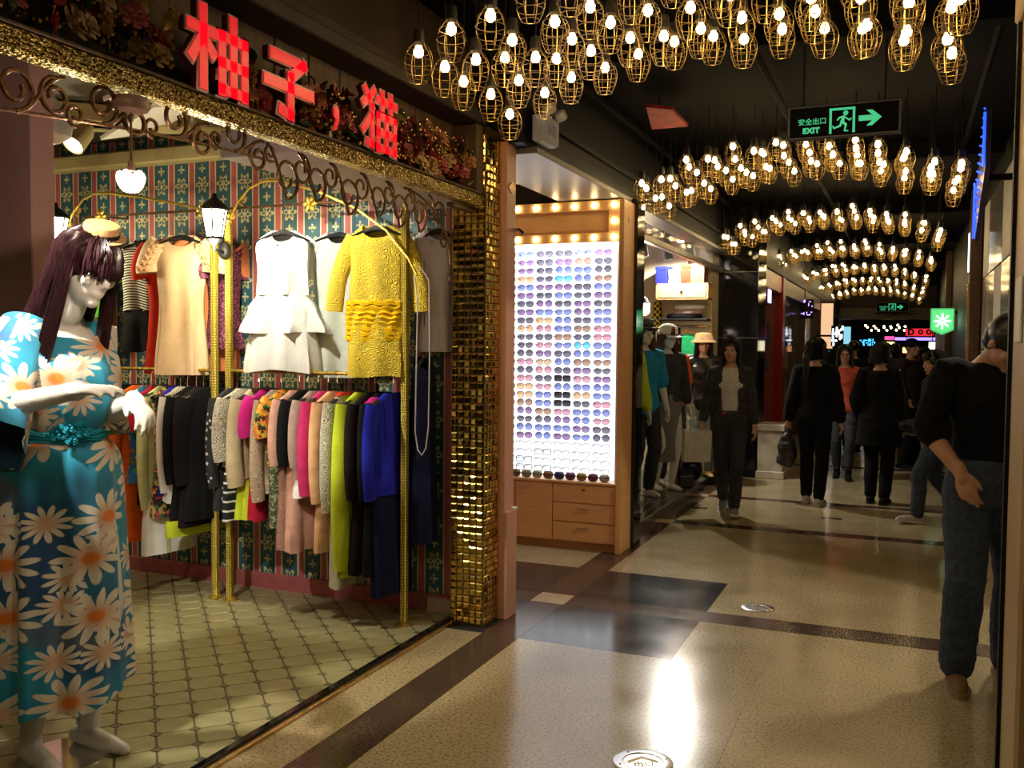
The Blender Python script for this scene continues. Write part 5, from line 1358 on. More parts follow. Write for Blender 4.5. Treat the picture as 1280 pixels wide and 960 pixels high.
for i, sg in enumerate((1, -1)):
    a, e = J['sho', i], J['el', i]; mb = MB(); rings = []; uvs = []
    n = 32
    for k in range(12):
        s = k / 11; c = (a - Vector((sg * .045, 0, -.02))).lerp(e + (e - a) * .12, s) + Vector((0, 0, -.03 * s)); r = (.070 + .045 * s ** 1.2) if i else (.064 + .012 * s)
        dv = (e - a).normalized(); u = dv.orthogonal().normalized(); v = dv.cross(u)
        ring = []; uv = []
        for j in range(n + 1):
            tt = 2 * PI * (j % n) / n; f = 1 + .10 * s * math.sin(5 * tt + 1) + .05 * s * math.sin(9 * tt)
            p = c + (u * math.cos(tt) + v * math.sin(tt)) * r * f; p.z -= (.13 if i else .02) * s ** 2 * max(0, -((u * math.cos(tt) + v * math.sin(tt)).z))
            ring.append(p); uv.append((j / n * .5 + i * .7 + .2, s * .4 + i))
        rings.append(ring); uvs.append(uv)
    mb.rings(rings, cap=False, uvs=uvs); mb.xf(S); mb.build('sleeve', M_DAISY, mt, ang=80)
belt = MB()
for q in range(3):
    belt.tube([((.142 + .004 * q) * math.cos(a), .006 + (.113 + .004 * q) * math.sin(a), 1.035 + .012 * q + .004 * math.sin(7 * a + q)) for a in [2 * PI * j / 40 for j in range(40)]], .010, 6, closed=True)
belt.xf(S); belt.build('waist_band', fab('turquoise', (.02, .34, .48), .2), mt)
for k, (x, y, z) in enumerate(((-.085, -.10, 1.065), (-.05, -.125, 1.05), (-.02, -.135, 1.07), (-.06, -.125, 1.085))):
    o = obj('fabric_rose', rose_mesh(fab('turquoise', (0, 0, 0)), 40 + k), mt, tuple(S @ Vector((x, y, z)))); o.scale = (.024,) * 3; o.rotation_euler = (1.5, 0, -.4)
def mfall(s, a):
    return Vector((.0, -.02 * s + (.055 * s if math.cos(a) < 0 else -.03 * s), 0))
wig(S @ HM, HAIRW, mt, 1, .42, bang=-.004, n=230, spread=.10, seed=5, rs_=.0085, fall=mfall, name='wig')
ht = thing('straw_hat', 'small tan straw boater hat with a black band on the burgundy wig', 'hat', tuple(mt.matrix_basis @ (S @ HM @ Vector((.012, -.012, .108)))), 0)
ht.rotation_euler = (mt.rotation_euler.to_matrix() @ Matrix.Rotation(.42, 3, 'X') @ Matrix.Rotation(-.18, 3, 'Y')).to_euler()
ht.scale = (.74, .74, .74)
M_STRAW = mat('straw', (.46, .27, .11), .7, var=.2, vs=50, bump=.5, bs=150)
MB().lathe([(.085, .002), (.086, .055), (.080, .064), (.04, .068), (.003, .069)], 28).build('crown', M_STRAW, ht)
MB().lathe([(.080, .003), (.118, -.003), (.119, .002), (.080, .008)], 32).build('brim', M_STRAW, ht)
MB().lathe([(.0868, .008), (.0872, .030), (.0860, .030)], 28, cap=False).build('band', M_BLACK, ht)
stand = MB().lathe([(.16, -.0), (.16, .006), (.05, .010)], 28)
tag(stand.build('mannequin_stand', M_CHROME, None, (-2.895, 2.53, .0255)), 'round chrome base plate under the daisy dress mannequin', 'stand')

m2, J, HM, S, s = figure('mannequin', 'white mannequin in a cream dress beside the daisy dress mannequin', 'mannequin', (-3.23, 2.12, .0255), PI / 2 - .3, 1.86, skin=MANN, blank=True, voxel=.010, hands=((.20, -.20, .88), (-.20, -.10, .84)), curl=(.3, .4), top=(F_CRM, .016, .45, .9, .06))
wig(S @ HM, HAIRBR, m2, 1, .3, bang=.0, n=90, spread=.06, seed=6, rs_=.012, name='wig')
# ---- people in the hall
DENIM = mat('denim', (.035, .055, .10), .8, var=.3, vs=40, bump=.3, bs=200); DENIMD = mat('denim_dark', (.020, .022, .028), .8, var=.3, vs=30, bump=.2, bs=150)
CL_BLK = fab('coat_black', (.005, .005, .0055), .2, .15, 120); CL_GREY = fab('jacket_grey', (.040, .040, .045), .25, .2, 90); CL_BRN = fab('jacket_brown', (.028, .016, .016), .2)
# woman with a paper bag
t, J, HM, S, s = figure('person', 'walking woman in a grey jacket and white vest carrying a white paper bag', 'person', (-1.53, 9.02, 0), .12, 1.67,
    feet=((.06, -.20, .0, .10), (-.06, .16, .035, -.35)), hands=((.24, -.06, .84), (-.26, -.10, .86)), top=(fab('vest_white', (.55, .54, .55), .05), .010, .98, 0), bottom=(DENIMD, .010), shoes=(fab('canvas_grey', (.24, .24, .25), .2), SOLE), pel=(0, -.02, .875), head=(-.1, .05, 0), curl=(.5, 1.1))
def jacket(t, J, S, m, hem, pad=.022, gap=.075, sl=.82):
    c = MB(); 
    for sg, i in ((1, 0), (-1, 1)):
        # open front: one half shell a side
        rings = []
        for (z, a, d_) in ((hem, .185, .135), (.95, .188, .138), (1.05, .160, .118), (1.16, .158, .120), (1.26, .166, .130), (1.34, .170, .120), (1.40, .120, .085), (1.43, .075, .068)):
            ring = []
            for k in range(13):
                tt = -PI / 2 + math.asin(min(.9, gap / a)) + (PI - math.asin(min(.9, gap / a))) * k / 12
                ring.append((sg * (a + pad - .015) * math.cos(tt), (d_ + pad - .02) * math.sin(tt) , z))
            inner = [(x * .90, y * .90, z) for x, y, z in reversed(ring)]
            rings.append([Vector(p) for p in ring + inner])
        c.rings(rings)
        a, e, w_ = J['sho', i], J['el', i], J['wr', i]
        c.limb([a - Vector((sg * .05, 0, .012)), a, a.lerp(e, .4), e, e.lerp(w_, .4), e.lerp(w_, sl)], [.070, .072, .064, .056, .054, .046], 14, 3)
    c.xf(S); return c.fuse('jacket', m, t, .009, 1, fold=(.009, 8, 10))
jacket(t, J, S, CL_GREY, .80)
MB().sect([(0, 0, .955, .172, .122), (0, 0, .985, .168, .120)], 28, cap=False).xf(S).build('pink_waistband', F_PINK, t)
wig(S @ HM, HAIRB, t, 1, .36, bang=.055, n=110, spread=.07, seed=9, rs_=.012, bang_w=.0)
def paper_bag(lab, loc, rz, w_, d_, h_, m, hm, tilt=0):
    b = thing('paper_bag', lab, 'bag', loc, rz); b.rotation_euler = (tilt, 0, rz)
    MB().sect([(0, 0, 0, w_ * .7, d_ * .7), (0, 0, .004, w_ * .7, d_ * .7)], 4)
    q = MB(); q.box(-w_ / 2, w_ / 2, -d_ / 2, d_ / 2, 0, h_); q.f = q.f[:1] + q.f[2:]; q.build('bag_body', m, b, smooth=False)
    for s in (-1, 1): MB().tube([(-w_ * .2, s * d_ / 2, h_ - .02), (-w_ * .18, s * d_ * .2, h_ + .09), (w_ * .18, s * d_ * .2, h_ + .09), (w_ * .2, s * d_ / 2, h_ - .02)], .004, 6).build('bag_handle', hm, b)
    return b
wp = t.matrix_basis @ (S @ J['wr', 1])
paper_bag('white paper shopping bag carried by the woman in the grey jacket', (wp.x - .05, wp.y - .05, .50), .5, .26, .10, .30, mat('paper_white', (.62, .60, .56), .5), M_METAL, .12)
# back view woman
t, J, HM, S, s = figure('person', 'woman in black seen from behind with a long ponytail and white sneakers', 'person', (-.83, 9.88, 0), PI - .1, 1.68,
    feet=((.08, -.10, 0, 0), (-.08, .08, .0, 0)), hands=((.27, -.02, .83), (-.26, -.04, .84)), top=(CL_BLK, .024, .84, 1.9, .04), bottom=(CL_BLK, .012), shoes=(fab('canvas_white', (.52, .50, .47), .05), SOLE), head=(-.55, 0, 0), curl=(1.2, .4))
wig(S @ HM, HAIRB, t, 1, .10, bang=.06, n=90, spread=.0, seed=12, rs_=.012, bang_w=.8)
MB().limb([S @ HM @ Vector((0, .10, .02)), S @ HM @ Vector((0, .15, -.06)), S @ HM @ Vector((0, .14, -.22)), S @ HM @ Vector((0, .13, -.38))], [.03, .036, .034, .012], 12, 4).build('ponytail', HAIRB, t)
wp = t.matrix_basis @ (S @ J['wr', 0])
bg = thing('shopping_bag', 'crumpled dark plastic bag hanging from the hand of the ponytail woman', 'bag', (wp.x - .01, wp.y, .36), 0)
q = MB(); q.limb([(0, 0, .08), (0, 0, .26), (0, 0, .36), (0, 0, .42)], [.10, .085, .035, .015], 14, 3); q.fuse('bag_body', mat('bag_dark', (.03, .03, .03), .35, var=.5, vs=10), bg, .012, 1, fold=(.02, 14, 12))
# woman with glasses facing us
t, J, HM, S, s = figure('person', 'woman in a coral top and glasses walking towards us behind the ponytail woman', 'person', (-.66, 11.9, 0), .05, 1.62, feet=((.07, -.10, 0, 0), (-.07, .12, .02, -.2)), top=(fab('coral_knit', (.50, .09, .05), .1), .016, .86, 1.2), bottom=(DENIMD, .008, .80), shoes=(CL_BLK, M_BLACK))
wig(S @ HM, HAIRB, t, 1, .22, bang=.06, n=80, spread=.04, seed=14, rs_=.012, bang_w=.0)
gq = MB()
for sg in (-1, 1): gq.tube([(sg * .031 + .022 * math.cos(a), -.100, .017 * math.sin(a)) for a in [2 * PI * j / 14 for j in range(14)]], .0022, 5, closed=True); gq.tube([(sg * .053, -.098, 0), (sg * .078, .0, .0)], .002, 5)
gq.tube([(-.009, -.101, .004), (.009, -.101, .004)], .0022, 5); gq.xf(S @ HM); gq.build('glasses', M_BLACK, t)
rb = thing('shoulder_bag', 'red shoulder bag on the woman in the coral top', 'bag', (-.66 + .27, 11.82, .62), .3)
q = MB(); q.box(-.10, .10, -.04, .04, 0, .26); q.build('bag_body', F_CRIM, rb, smooth=False, bevel=.015, seg=2)
MB().tube([(-.08, 0, .25), (-.08, .02, .5), (-.05, .04, .62), (.05, .04, .62), (.08, .02, .5), (.08, 0, .25)], .006, 6).build('strap', F_CRIM, rb)
# woman in black coat
t, J, HM, S, s = figure('person', 'woman in a long black coat with short hair and a shoulder bag seen from behind', 'person', (-.22, 10.2, 0), PI - .15, 1.64, feet=((.075, -.03, 0, 0), (-.075, .03, .0, 0)), hands=((.22, -.10, .92), (-.24, -.02, .84)), top=(CL_BLK, .030, .62, 1.9, .10), bottom=(CL_BLK, .014), shoes=(CL_BLK, M_BLACK), head=(-.95, 0, 0))
wig(S @ HM, mat('hair_dark_brown', (.018, .010, .008), .35, var=.3, vs=40), t, 1, .10, bang=.03, n=110, spread=.10, wave=.008, seed=15, rs_=.015, bang_w=.8)
sb_ = thing('shoulder_bag', 'black leather shoulder bag on the woman in the long black coat', 'bag', (.10, 10.13, .74), .4)
q = MB(); q.limb([(-.11, 0, .08), (0, 0, .06), (.11, 0, .08)], [.07, .085, .07], 14, 3); q.fuse('bag_body', mat('leather_black', (.012, .012, .012), .25), sb_, .012, 1)
MB().tube([(-.09, 0, .13), (-.10, -.02, .40), (-.15, -.01, .62), (-.13, .06, .64), (.0, .08, .40), (.08, 0, .13)], .007, 6).build('strap', mat('leather_black', (0, 0, 0)), sb_)
MB().tube([(-.03, -.085, .06), (.03, -.085, .06)], .008, 6).build('buckle', M_CHROME, sb_)
# man in brown jacket
t, J, HM, S, s = figure('person', 'man in a dark brown jacket and cap standing sideways further down the hall', 'person', (.08, 13.35, 0), .9, 1.72, man=True, skin=SKIN2, hands=((.12, -.14, .95), (-.22, -.10, .92)), top=(CL_BRN, .035, .84, 1.9), bottom=(CL_BLK, .018), shoes=(CL_BLK, M_BLACK))
MB().ell((0, .008, .040), (.086, .102, .085)).xf(S @ HM).build('knit_cap', CL_BLK, t)
# striding person in jeans
t, J, HM, S, s = figure('person', 'person in jeans and white shoes striding behind the man in the black sweater', 'person', (.30, 9.3, 0), -1.25, 1.60, feet=((.06, -.22, .0, .15), (-.06, .24, .04, -.45)), pel=(0, 0, .855), sh=(0, -.03, -.03), top=(CL_BLK, .026, .86, 1.8), bottom=(DENIM, .014), shoes=(fab('canvas_white', (0, 0, 0)), SOLE), head=(0, .1, 0))
wig(S @ HM, HAIRB, t, 1, .20, bang=.05, n=80, spread=.04, seed=16, rs_=.013, bang_w=.5)
# man behind the pillar
t, J, HM, S, s = figure('person', 'man in a black sweater and jeans with brown shoes half hidden by the beige pillar', 'person', (.385, 4.86, 0), .12, 1.84, man=True, voxel=.007, feet=((.12, .12, 0, 0), (-.115, -.03, 0, 0)), foot_yaw=(.2, -.05), hands=((.20, -.10, .86), (-.150, -.20, .955)), elb=((.6, 1, 0), (-1, .35, .0)), palm=((-1, 0, 0), (.5, 1, .2)), hdir=(None, (.28, -.25, -1)), curl=(.4, .5), top=(CL_BLK, .015, .90, 1.22), bottom=(DENIM, .022, .97), shoes=(mat('suede_brown', (.22, .12, .055), .85, var=.15, bump=.3, bs=150), mat('sole_tan', (.30, .19, .10), .7), 1), head=(.5, .75, 0), hoff=(.0, -.05, -.05))
MB().ell((0, .014, .036), (.086, .102, .092)).ell((0, .05, -.02), (.074, .064, .07)).xf(S @ HM).build('short_hair', HAIRB, t)
# distant passers-by
for (x, y, rz, H, lab, m, mm) in ((-.72, 15.2, PI, 1.70, 'distant man in a black coat walking away past the white neon sign', CL_BLK, True), (-.15, 17.5, 2.9, 1.66, 'distant passer-by in a charcoal jacket near the hall end', CL_GREY, False), (.30, 16.4, .2, 1.60, 'distant woman in a wine red top beside the far brown post', F_CRIM, False), (.12, 20.5, PI, 1.68, 'distant passer-by in navy under the far exit sign', F_NAVY, True), (-.45, 21.5, 0, 1.64, 'distant passer-by in a dark brown coat under the last lamp arch', CL_BRN, True)):
    t, J, HM, S, s = figure('person', lab, 'person', (x, y, 0), rz, H, man=mm, voxel=.013, top=(m, .028, .84, 1.9), bottom=(CL_BLK, .016), shoes=(CL_BLK, M_BLACK), feet=((.08, -.08, 0, 0), (-.08, .08, 0, 0)))
    if mm: MB().ell((0, .014, .036), (.084, .100, .090)).xf(S @ HM).build('short_hair', HAIRB, t)
    else: wig(S @ HM, HAIRB, t, 1, .16, bang=.05, n=50, spread=.03, seed=int(y), rs_=.016, bang_w=.5)

# ================================================================== FASHION SHOP
PZ = .079
tr1 = struct(MB().box(-2.13, -2.07, 7.3, 11.5, 2.50, 2.56).build('trim_3', mat('grey_rail', (.20, .18, .16), .3, .5), smooth=False, bevel=.006))
wn = struct(MB().box(-2.105, -2.097, 7.3, 11.5, 2.56, 2.72).build('window_1', mat('transom_glass', (.5, .55, .55), .05, var=0, alpha=.18), smooth=False))
def fmann(lab, x, y, rz, H, top, bottom, shoes=None, hair=None, hands=None, group='mannequins in the fashion shop', skin=MANN, head=(0, .05, 0)):
    return figure('mannequin', lab, 'mannequin', (x, y, PZ), rz, H, skin=skin, blank=True, voxel=.010, top=top, bottom=bottom, shoes=shoes, group=group, hands=hands or ((.25, -.06, .82), (-.25, -.04, .82)), head=head, feet=((.08, -.02, 0, 0), (-.08, .03, 0, 0)))
def hat_on(name, lab, t, S, HM, prof, m, tilt=0.0, band=None):
    h = thing(name, lab, 'hat', tuple(t.matrix_basis @ (S @ HM @ Vector((0, 0, .055)))), 0); h.rotation_euler = (tilt, 0, t.rotation_euler.z)
    MB().lathe(prof, 24).build('hat_body', m, h)
    if band: MB().lathe(band, 24, cap=False).build('band', M_BLACK, h)
    return h
FEDORA = [(.150, -.008), (.155, -.002), (.10, .006), (.094, .012), (.090, .08), (.07, .095), (.02, .085), (.003, .082)]
t, J, HM, S, s = fmann('mannequin in a turquoise blazer and dark trousers under a grey fedora', -2.42, 9.12, .85, 1.76, (fab('turquoise_blazer', (.02, .26, .50), .1), .024, .84, .95), (DENIMD, .012))
wig(S @ HM, HAIRBR, t, 1, .30, bang=.05, n=80, spread=.08, wave=.014, seed=31, rs_=.014, bang_w=.3)
hat_on('fedora_hat', 'grey felt fedora on the turquoise blazer mannequin', t, S, HM, FEDORA, fab('grey_felt', (.16, .15, .14), .1), 0, [(.0950, .014), (.0935, .034), (.0915, .034)])
t, J, HM, S, s = fmann('mannequin in a dark top and long grey skirt under a white baseball cap', -2.30, 9.62, .80, 1.72, (fab('charcoal_knit', (.05, .05, .055), .2), .020, .92, 1.7), None)
MB().sect([(0, 0, .30, .13, .11), (0, 0, .45, .145, .12), (0, 0, .70, .165, .13), (0, 0, .88, .175, .125), (0, 0, 1.0, .15, .11), (0, 0, 1.05, .138, .10)], 30, True, lambda i, a: 1 + .02 * math.sin(7 * a)).xf(S).build('long_skirt', fab('grey_jersey', (.20, .19, .18), .1), t)
wig(S @ HM, HAIRBR, t, 1, .26, bang=.06, n=70, spread=.06, wave=.01, seed=32, rs_=.014, bang_w=.3)
cp = thing('baseball_cap', 'white baseball cap with a red emblem on the grey skirt mannequin', 'hat', tuple(t.matrix_basis @ (S @ HM @ Vector((0, .004, .035)))), t.rotation_euler.z)
MB().lathe([(.104, 0), (.106, .03), (.095, .075), (.06, .105), (.012, .117), (.003, .118)], 22).build('crown', F_WHT, cp)
MB().prism([(.075, -.075), (.082, -.12), (.06, -.175), (0, -.19), (-.06, -.175), (-.082, -.12), (-.075, -.075)], -.002, .008, Matrix.Rotation(.2, 4, 'X')).build('visor', F_WHT, cp, bevel=.002)
MB().tube([(.016 * math.cos(a), -.106 + .010 * math.sin(a), .052 + .022 * math.sin(a)) for a in [2 * PI * i / 16 for i in range(16)]], .006, 5, closed=True).tube([(-.012, -.107, .052), (.012, -.107, .052)], .005, 5).build('cap_emblem', F_CRIM, cp)
t, J, HM, S, s = fmann('mannequin in a lime green top beside the black shop post', -2.50, 8.72, .9, 1.74, (F_LIME, .018, .84, 1.9), (DENIMD, .012))
hat_on('fedora_hat', 'black felt fedora on the lime green mannequin', t, S, HM, FEDORA, F_BLK)
wig(S @ HM, HAIRB, t, 1, .28, bang=.05, n=60, spread=.08, seed=33, rs_=.015, bang_w=.3)
t, J, HM, S, s = fmann('mannequin in a bright orange top and blue jeans', -2.36, 10.05, .8, 1.70, (fab('vivid_orange', (.80, .12, .03), .08), .022, .84, .9), (DENIM, .012))
wig(S @ HM, HAIRBR, t, 1, .24, bang=.05, n=60, spread=.06, seed=34, rs_=.015, bang_w=.3)
hat_on('fedora_hat', 'black felt fedora on the orange top mannequin', t, S, HM, FEDORA, F_BLK)
t, J, HM, S, s = fmann('mannequin in a black leather jacket and grey leggings under a tan bucket hat', -2.15, 10.78, .35, 1.66, (mat('leather_black', (0, 0, 0)), .026, .84, 1.9), (fab('grey_green', (.14, .16, .14), .1), .006), shoes=(mat('boot_tan', (.50, .30, .10), .6), M_BLACK, 1), skin=SKIN)
wig(S @ HM, HAIRB, t, 1, .26, bang=.02, n=80, spread=.06, seed=35, rs_=.014, bang_w=.5)
hat_on('bucket_hat', 'tan bucket hat on the leather jacket mannequin', t, S, HM, [(.150, -.045), (.152, -.038), (.108, .0), (.098, .05), (.075, .072), (.003, .078)], fab('tan_felt', (.34, .20, .09), .1))
# hung t-shirt in blocks of colour
ts = thing('hanging_garment', 'green white and yellow colour block tee shirt on a wooden hanger', 'clothes', (-2.38, 10.95, 1.80), .15)
body_loft([(-.06, .07, .02), (-.10, .17, .03), (-.30, .19, .045)], -.06, -.30, amp=.05, ph=1).build('green_yoke', F_GRN if False else fab('kelly_green', (.02, .34, .12)), ts, ang=80)
body_loft([(-.30, .19, .045), (-.45, .19, .05)], -.30, -.45, rows=6, amp=.05, ph=1).build('white_block', F_WHT, ts, ang=80)
body_loft([(-.45, .19, .05), (-.80, .20, .06)], -.45, -.80, rows=8, amp=.08, ph=1).build('yellow_block', F_YEL, ts, ang=80)
for sg in (-1, 1): sleeve_mb(sg, .18, -.10, .22, .06, .055, .35).build('sleeve', fab('kelly_green', (0, 0, 0)), ts, ang=80)
MB().tube([(-.15, 0, -.075), (0, 0, -.03), (.15, 0, -.075)], .010, 8).tube([(0, 0, -.03), (0, 0, .03), (.02, 0, .045), (.035, 0, .03)], .003, 5).build('wooden_hanger', M_WOOD, ts)
hr = tag(MB().tube([(-2.62, 10.95, 1.835), (-2.14, 10.95, 1.835)], .010, 8).tube([(-2.15, 10.95, 1.835), (-2.15, 11.12, 1.835)], .010, 6).tube([(-2.60, 10.95, 1.835), (-2.60, 11.12, 1.835)], .010, 6).build('wall_rail', M_CHROME), 'chrome hanging bar on the fashion shop end wall', 'rail')
# end wall fittings
sh = thing('wall_shelf', 'orange wood wall shelf with a drawer on the fashion shop end wall', 'shelf', (-2.40, 10.95, 2.14))
MB().box(-.33, .29, -.14, .155, 0, .02).box(-.33, .29, -.14, .155, .17, .19).box(-.33, -.31, -.14, .155, 0, .19).box(.27, .29, -.14, .155, 0, .19).build('carcass', M_WOOD, sh, smooth=False, bevel=.003)
d_ = MB().box(-.305, .265, -.146, -.12, .022, .168).build('drawer', M_WOOD, sh, smooth=False, bevel=.003); MB().ell((-.02, -.152, .095), (.018, .012, .012)).build('knob', M_METAL, d_)
for i, (x, w_, h_, m, lab) in enumerate(((-2.66, .14, .20, F_BLUE, 'royal blue shoebox on the drawer shelf'), (-2.52, .13, .16, M_WHITE, 'white shoebox on the drawer shelf'), (-2.38, .13, .22, F_RED, 'red shoebox on the drawer shelf'), (-2.24, .16, .26, mat('box_brown', (.16, .08, .04), .5), 'brown shoebox on the drawer shelf'))):
    t = thing('shoebox', lab, 'box', (x, 10.92, 2.33), rnd.uniform(-.15, .15), 'boxes on the drawer shelf')
    MB().box(-w_ / 2, w_ / 2, -.09, .09, 0, h_).build('box_body', m, t, smooth=False, bevel=.003); MB().box(-w_ / 2 - .004, w_ / 2 + .004, -.094, .094, h_ - .04, h_ + .004).build('lid', m, t, smooth=False, bevel=.003)
tag(MB().box(-2.72, -2.13, 10.86, 11.105, 1.90, 1.92).build('wall_shelf', M_BLACK, None, smooth=False, bevel=.003), 'black lower wall shelf under the drawer shelf', 'shelf')
for i, (z, m, lab) in enumerate(((1.92, F_BLK, 'folded black coat lowest on the black shelf'), (1.975, F_TAUPE, 'folded taupe jacket in the middle of the pile'), (2.03, F_WHT, 'folded white jacket topmost on the black shelf'))):
    q = MB(); q.sect([(0, 0, .002, .20 - i * .02, .09), (0, 0, .015, .215 - i * .02, .098), (0, 0, .045, .21 - i * .02, .095), (0, 0, .057, .18 - i * .02, .08)], 20, True, lambda i_, a: 1 + .04 * math.sin(5 * a + i))
    tag(q.build('folded_garment', m, None, (-2.42 + .03 * i, 10.97, z)), lab, 'clothes', 'folded clothes on the black shelf')
for i, (x, z, w_, h_, c) in enumerate(((-2.62, 1.66, .15, .11, (.05, .12, .07)), (-2.43, 1.60, .14, .22, (.55, .53, .5)), (-2.27, 1.63, .13, .20, (.50, .40, .36)), (-2.60, 1.52, .15, .12, (.42, .16, .15)))):
    t = thing('fashion_print', ['dark green fashion print', 'white fashion print with a standing figure', 'beige fashion print with a dress', 'rose fashion print'][i] + ' pinned to the end wall', 'poster', (x, 11.095, z))
    MB().box(-w_ / 2, w_ / 2, -.006, .006, -h_ / 2, h_ / 2).build('sheet', mat('print_%d' % i, c, .5, var=.3, vs=20), t, smooth=False)
    if i in (1, 2): q = MB(); q.ell((0, -.007, h_ * .33), (.012, .002, .014)).box(-.016, .016, -.009, -.006, -.02, h_ * .26).box(-.014, -.003, -.009, -.006, -h_ * .44, -.02).box(.003, .014, -.009, -.006, -h_ * .44, -.02).build('printed_figure', M_BLACK if i == 1 else F_CRIM, t)
ck = NG('yellow_check', .8); x_, y_, z_ = ck.xyz(ck.tc.outputs['Object']); ck.color(ck.mix(ck.math('GREATER_THAN', ck.math('MULTIPLY', ck.math('SINE', ck.math('MULTIPLY', x_, 90.0)), ck.math('SINE', ck.math('MULTIPLY', z_, 90.0))), 0.0), (.70, .55, .02), (.02, .02, .02)))
sc = MB(); sc.sect([(0, 0, 0, .05, .02), (0, 0, .15, .06, .025), (.005, 0, .30, .05, .022), (.01, 0, .36, .03, .02)], 16, True, lambda i, a: 1 + .12 * math.sin(5 * a)); so_ = thing('checked_scarf', 'yellow and black checked scarf hanging on the end wall', 'scarf', (-2.78, 11.07, 1.78)); sc.build('scarf_cloth', ck.m, so_); MB().tube([(.01, 0, .35), (.01, .03, .38)], .006, 6).build('peg', M_METAL, so_)
# lamps of the fashion shop
lamp('fashion_can_light', 'SPOT', (-2.38, 10.55, 2.745), 200, (1.0, .95, .84), (-2.38, 10.3, 0), .04, 165, .3)
lamp('fashion_lantern_light', 'POINT', (-2.66, 9.90, 1.97), 30, (1, .82, .55), size=.05)
sl_ = thing('spotlight_can', 'bright white spotlight can under the fashion shop ceiling', 'spotlight', (-2.38, 10.55, 2.79)); MB().lathe([(.03, .09), (.045, .08), (.05, 0), (.04, .004)], 16).build('can', M_WHITE, sl_); MB().ell((0, 0, .0), (.038, .038, .016)).build('bulb_face', mat('cold_glow', (1, 1, 1), .3, emit=(1, .97, .9), es=16, var=0), sl_); MB().tube([(0, 0, .08), (0, 0, .165)], .008, 6).build('stem', M_METAL, sl_)
wl_ = thing('wall_lantern', 'warm glowing lantern hanging among the fashion shop mannequins', 'lantern', (-2.66, 10.0, 1.93)); MB().lathe([(.03, 0), (.07, .03), (.075, .13), (.04, .17)], 12).build('glass', M_GLOWP, wl_); MB().lathe([(.078, .13), (.05, .18), (.01, .21)], 12).build('cap', M_BLACK, wl_); MB().tube([(0, 0, .2), (0, 0, 1.025)], .005, 5).build('chain', M_BLACK, wl_)
for k in range(3):
    x = -2.55 + .17 * k
    tag(MB().tube([(x, 9.5 + .4 * k, 2.956), (x - .03, 9.52 + .4 * k, 2.75), (x + .02, 9.5 + .4 * k, 2.52)], [.05, .055, .05], 12).build('wrapped_pipe', mat('pipe_wrap', (.22, .22, .24), .5, var=.3, vs=10)), 'grey cloth-wrapped pipe hanging from the fashion shop ceiling', 'pipe', 'wrapped pipes in the fashion shop')
bk = thing('backpack', 'black backpack standing on the fashion shop platform', 'backpack', (-2.17, 10.30, PZ), .4)
MB().limb([(0, 0, .13), (0, 0, .30)], [.13, .11], 14, 3).fuse('pack_body', F_BLK, bk, .014, 1, fold=(.012, 10, 10)); MB().limb([(0, -.10, .10), (0, -.11, .17)], [.055, .05], 10, 2).build('front_pocket', F_BLK, bk); MB().tube([(-.04, 0, .40), (-.03, 0, .46), (.03, 0, .46), (.04, 0, .40)], .008, 6).build('grab_handle', F_BLK, bk)
hb = thing('handbag', 'shiny black handbag with studs in front of the backpack', 'bag', (-2.15, 9.86, PZ), .9)
MB().box(-.11, .11, -.05, .05, 0, .20).build('bag_body', mat('leather_black', (0, 0, 0)), hb, smooth=False, bevel=.02, seg=2); MB().tube([(-.07, 0, .19), (-.06, 0, .30), (.06, 0, .30), (.07, 0, .19)], .007, 6).build('bag_handle', mat('leather_black', (0, 0, 0)), hb)
for k in range(10): MB().ell((-.09 + .02 * k, -.052, .13), .006, None, 6, 4).build('stud', M_CHROME, hb)

# ================================================================== SHOPS FURTHER DOWN THE LEFT SIDE
def shop_front(lab, y0, y1, mp, inner, x=-1.66, sign=None):
    t = thing('shop_front', lab, 'shop front', (x, (y0 + y1) / 2, 0)); h = (y1 - y0) / 2
    for s in (-1, 1): MB().box(-.30, .0, s * h - (.16 if s > 0 else 0), s * h + (.16 if s < 0 else 0), 0, 2.62).build('post', mp, t, smooth=False, bevel=.008)
    MB().box(-.30, -.02, -h, h, 2.38, 2.62).build('lintel', mp, t, smooth=False, bevel=.006)
    MB().box(-.9, -.88, -h, h, 0, 2.62).build('inner_wall', inner, t, smooth=False)
    MB().box(-.9, -.1, -h, h, .45, .48).build('display_shelf', M_WOOD, t, smooth=False); MB().box(-.9, -.3, -h, h, 1.25, 1.27).build('display_shelf', M_WOOD, t, smooth=False)
    MB().box(-.12, -.11, -h + .16, h - .16, .1, 2.38).build('window_pane', mat('shop_glass', (.5, .55, .55), .03, var=0, alpha=.12), t, smooth=False)
    return t
M_LITW = mat('orange_wall', (.55, .25, .10), .6, var=.2)
shop_front('red lacquered shop front beyond the black column', 12.15, 14.3, M_RED, M_LITW)
shop_front('dark brown shop front beyond the red one', 14.3, 17.6, M_BRN, M_LITW)
shop_front('dark brown shop front beside the white neon sign', 17.6, 21.0, M_BRN, mat('pale_wall', (.5, .42, .30), .6))
shop_front('dark shop front at the far end of the left side', 21.0, 26.8, M_BLACK, M_LITW)
rs2 = random.Random(4)
for i in range(7):
    m = [F_WHT, F_RED, F_NAVY, F_CRM, F_PINK, F_BLUE, F_TAUPE][i]
    nm = ['white', 'red', 'navy', 'cream', 'hot pink', 'royal blue', 'taupe'][i]
    garment('hanging_garment', 'clothes', f'{nm} dress hanging inside the far left shop windows', (-1.98, 12.6 + i * .62 + (.25 if i > 2 else 0), 2.10), .9, m, .8, sleeve=S_M, seed=i, group='dresses in the far shop windows')
tag(MB().tube([(-1.98, 12.3, 2.105), (-1.98, 17.4, 2.105)], .010, 6).build('ceiling_rail', M_CHROME), 'long chrome hanging rail inside the far left shop windows', 'rail')
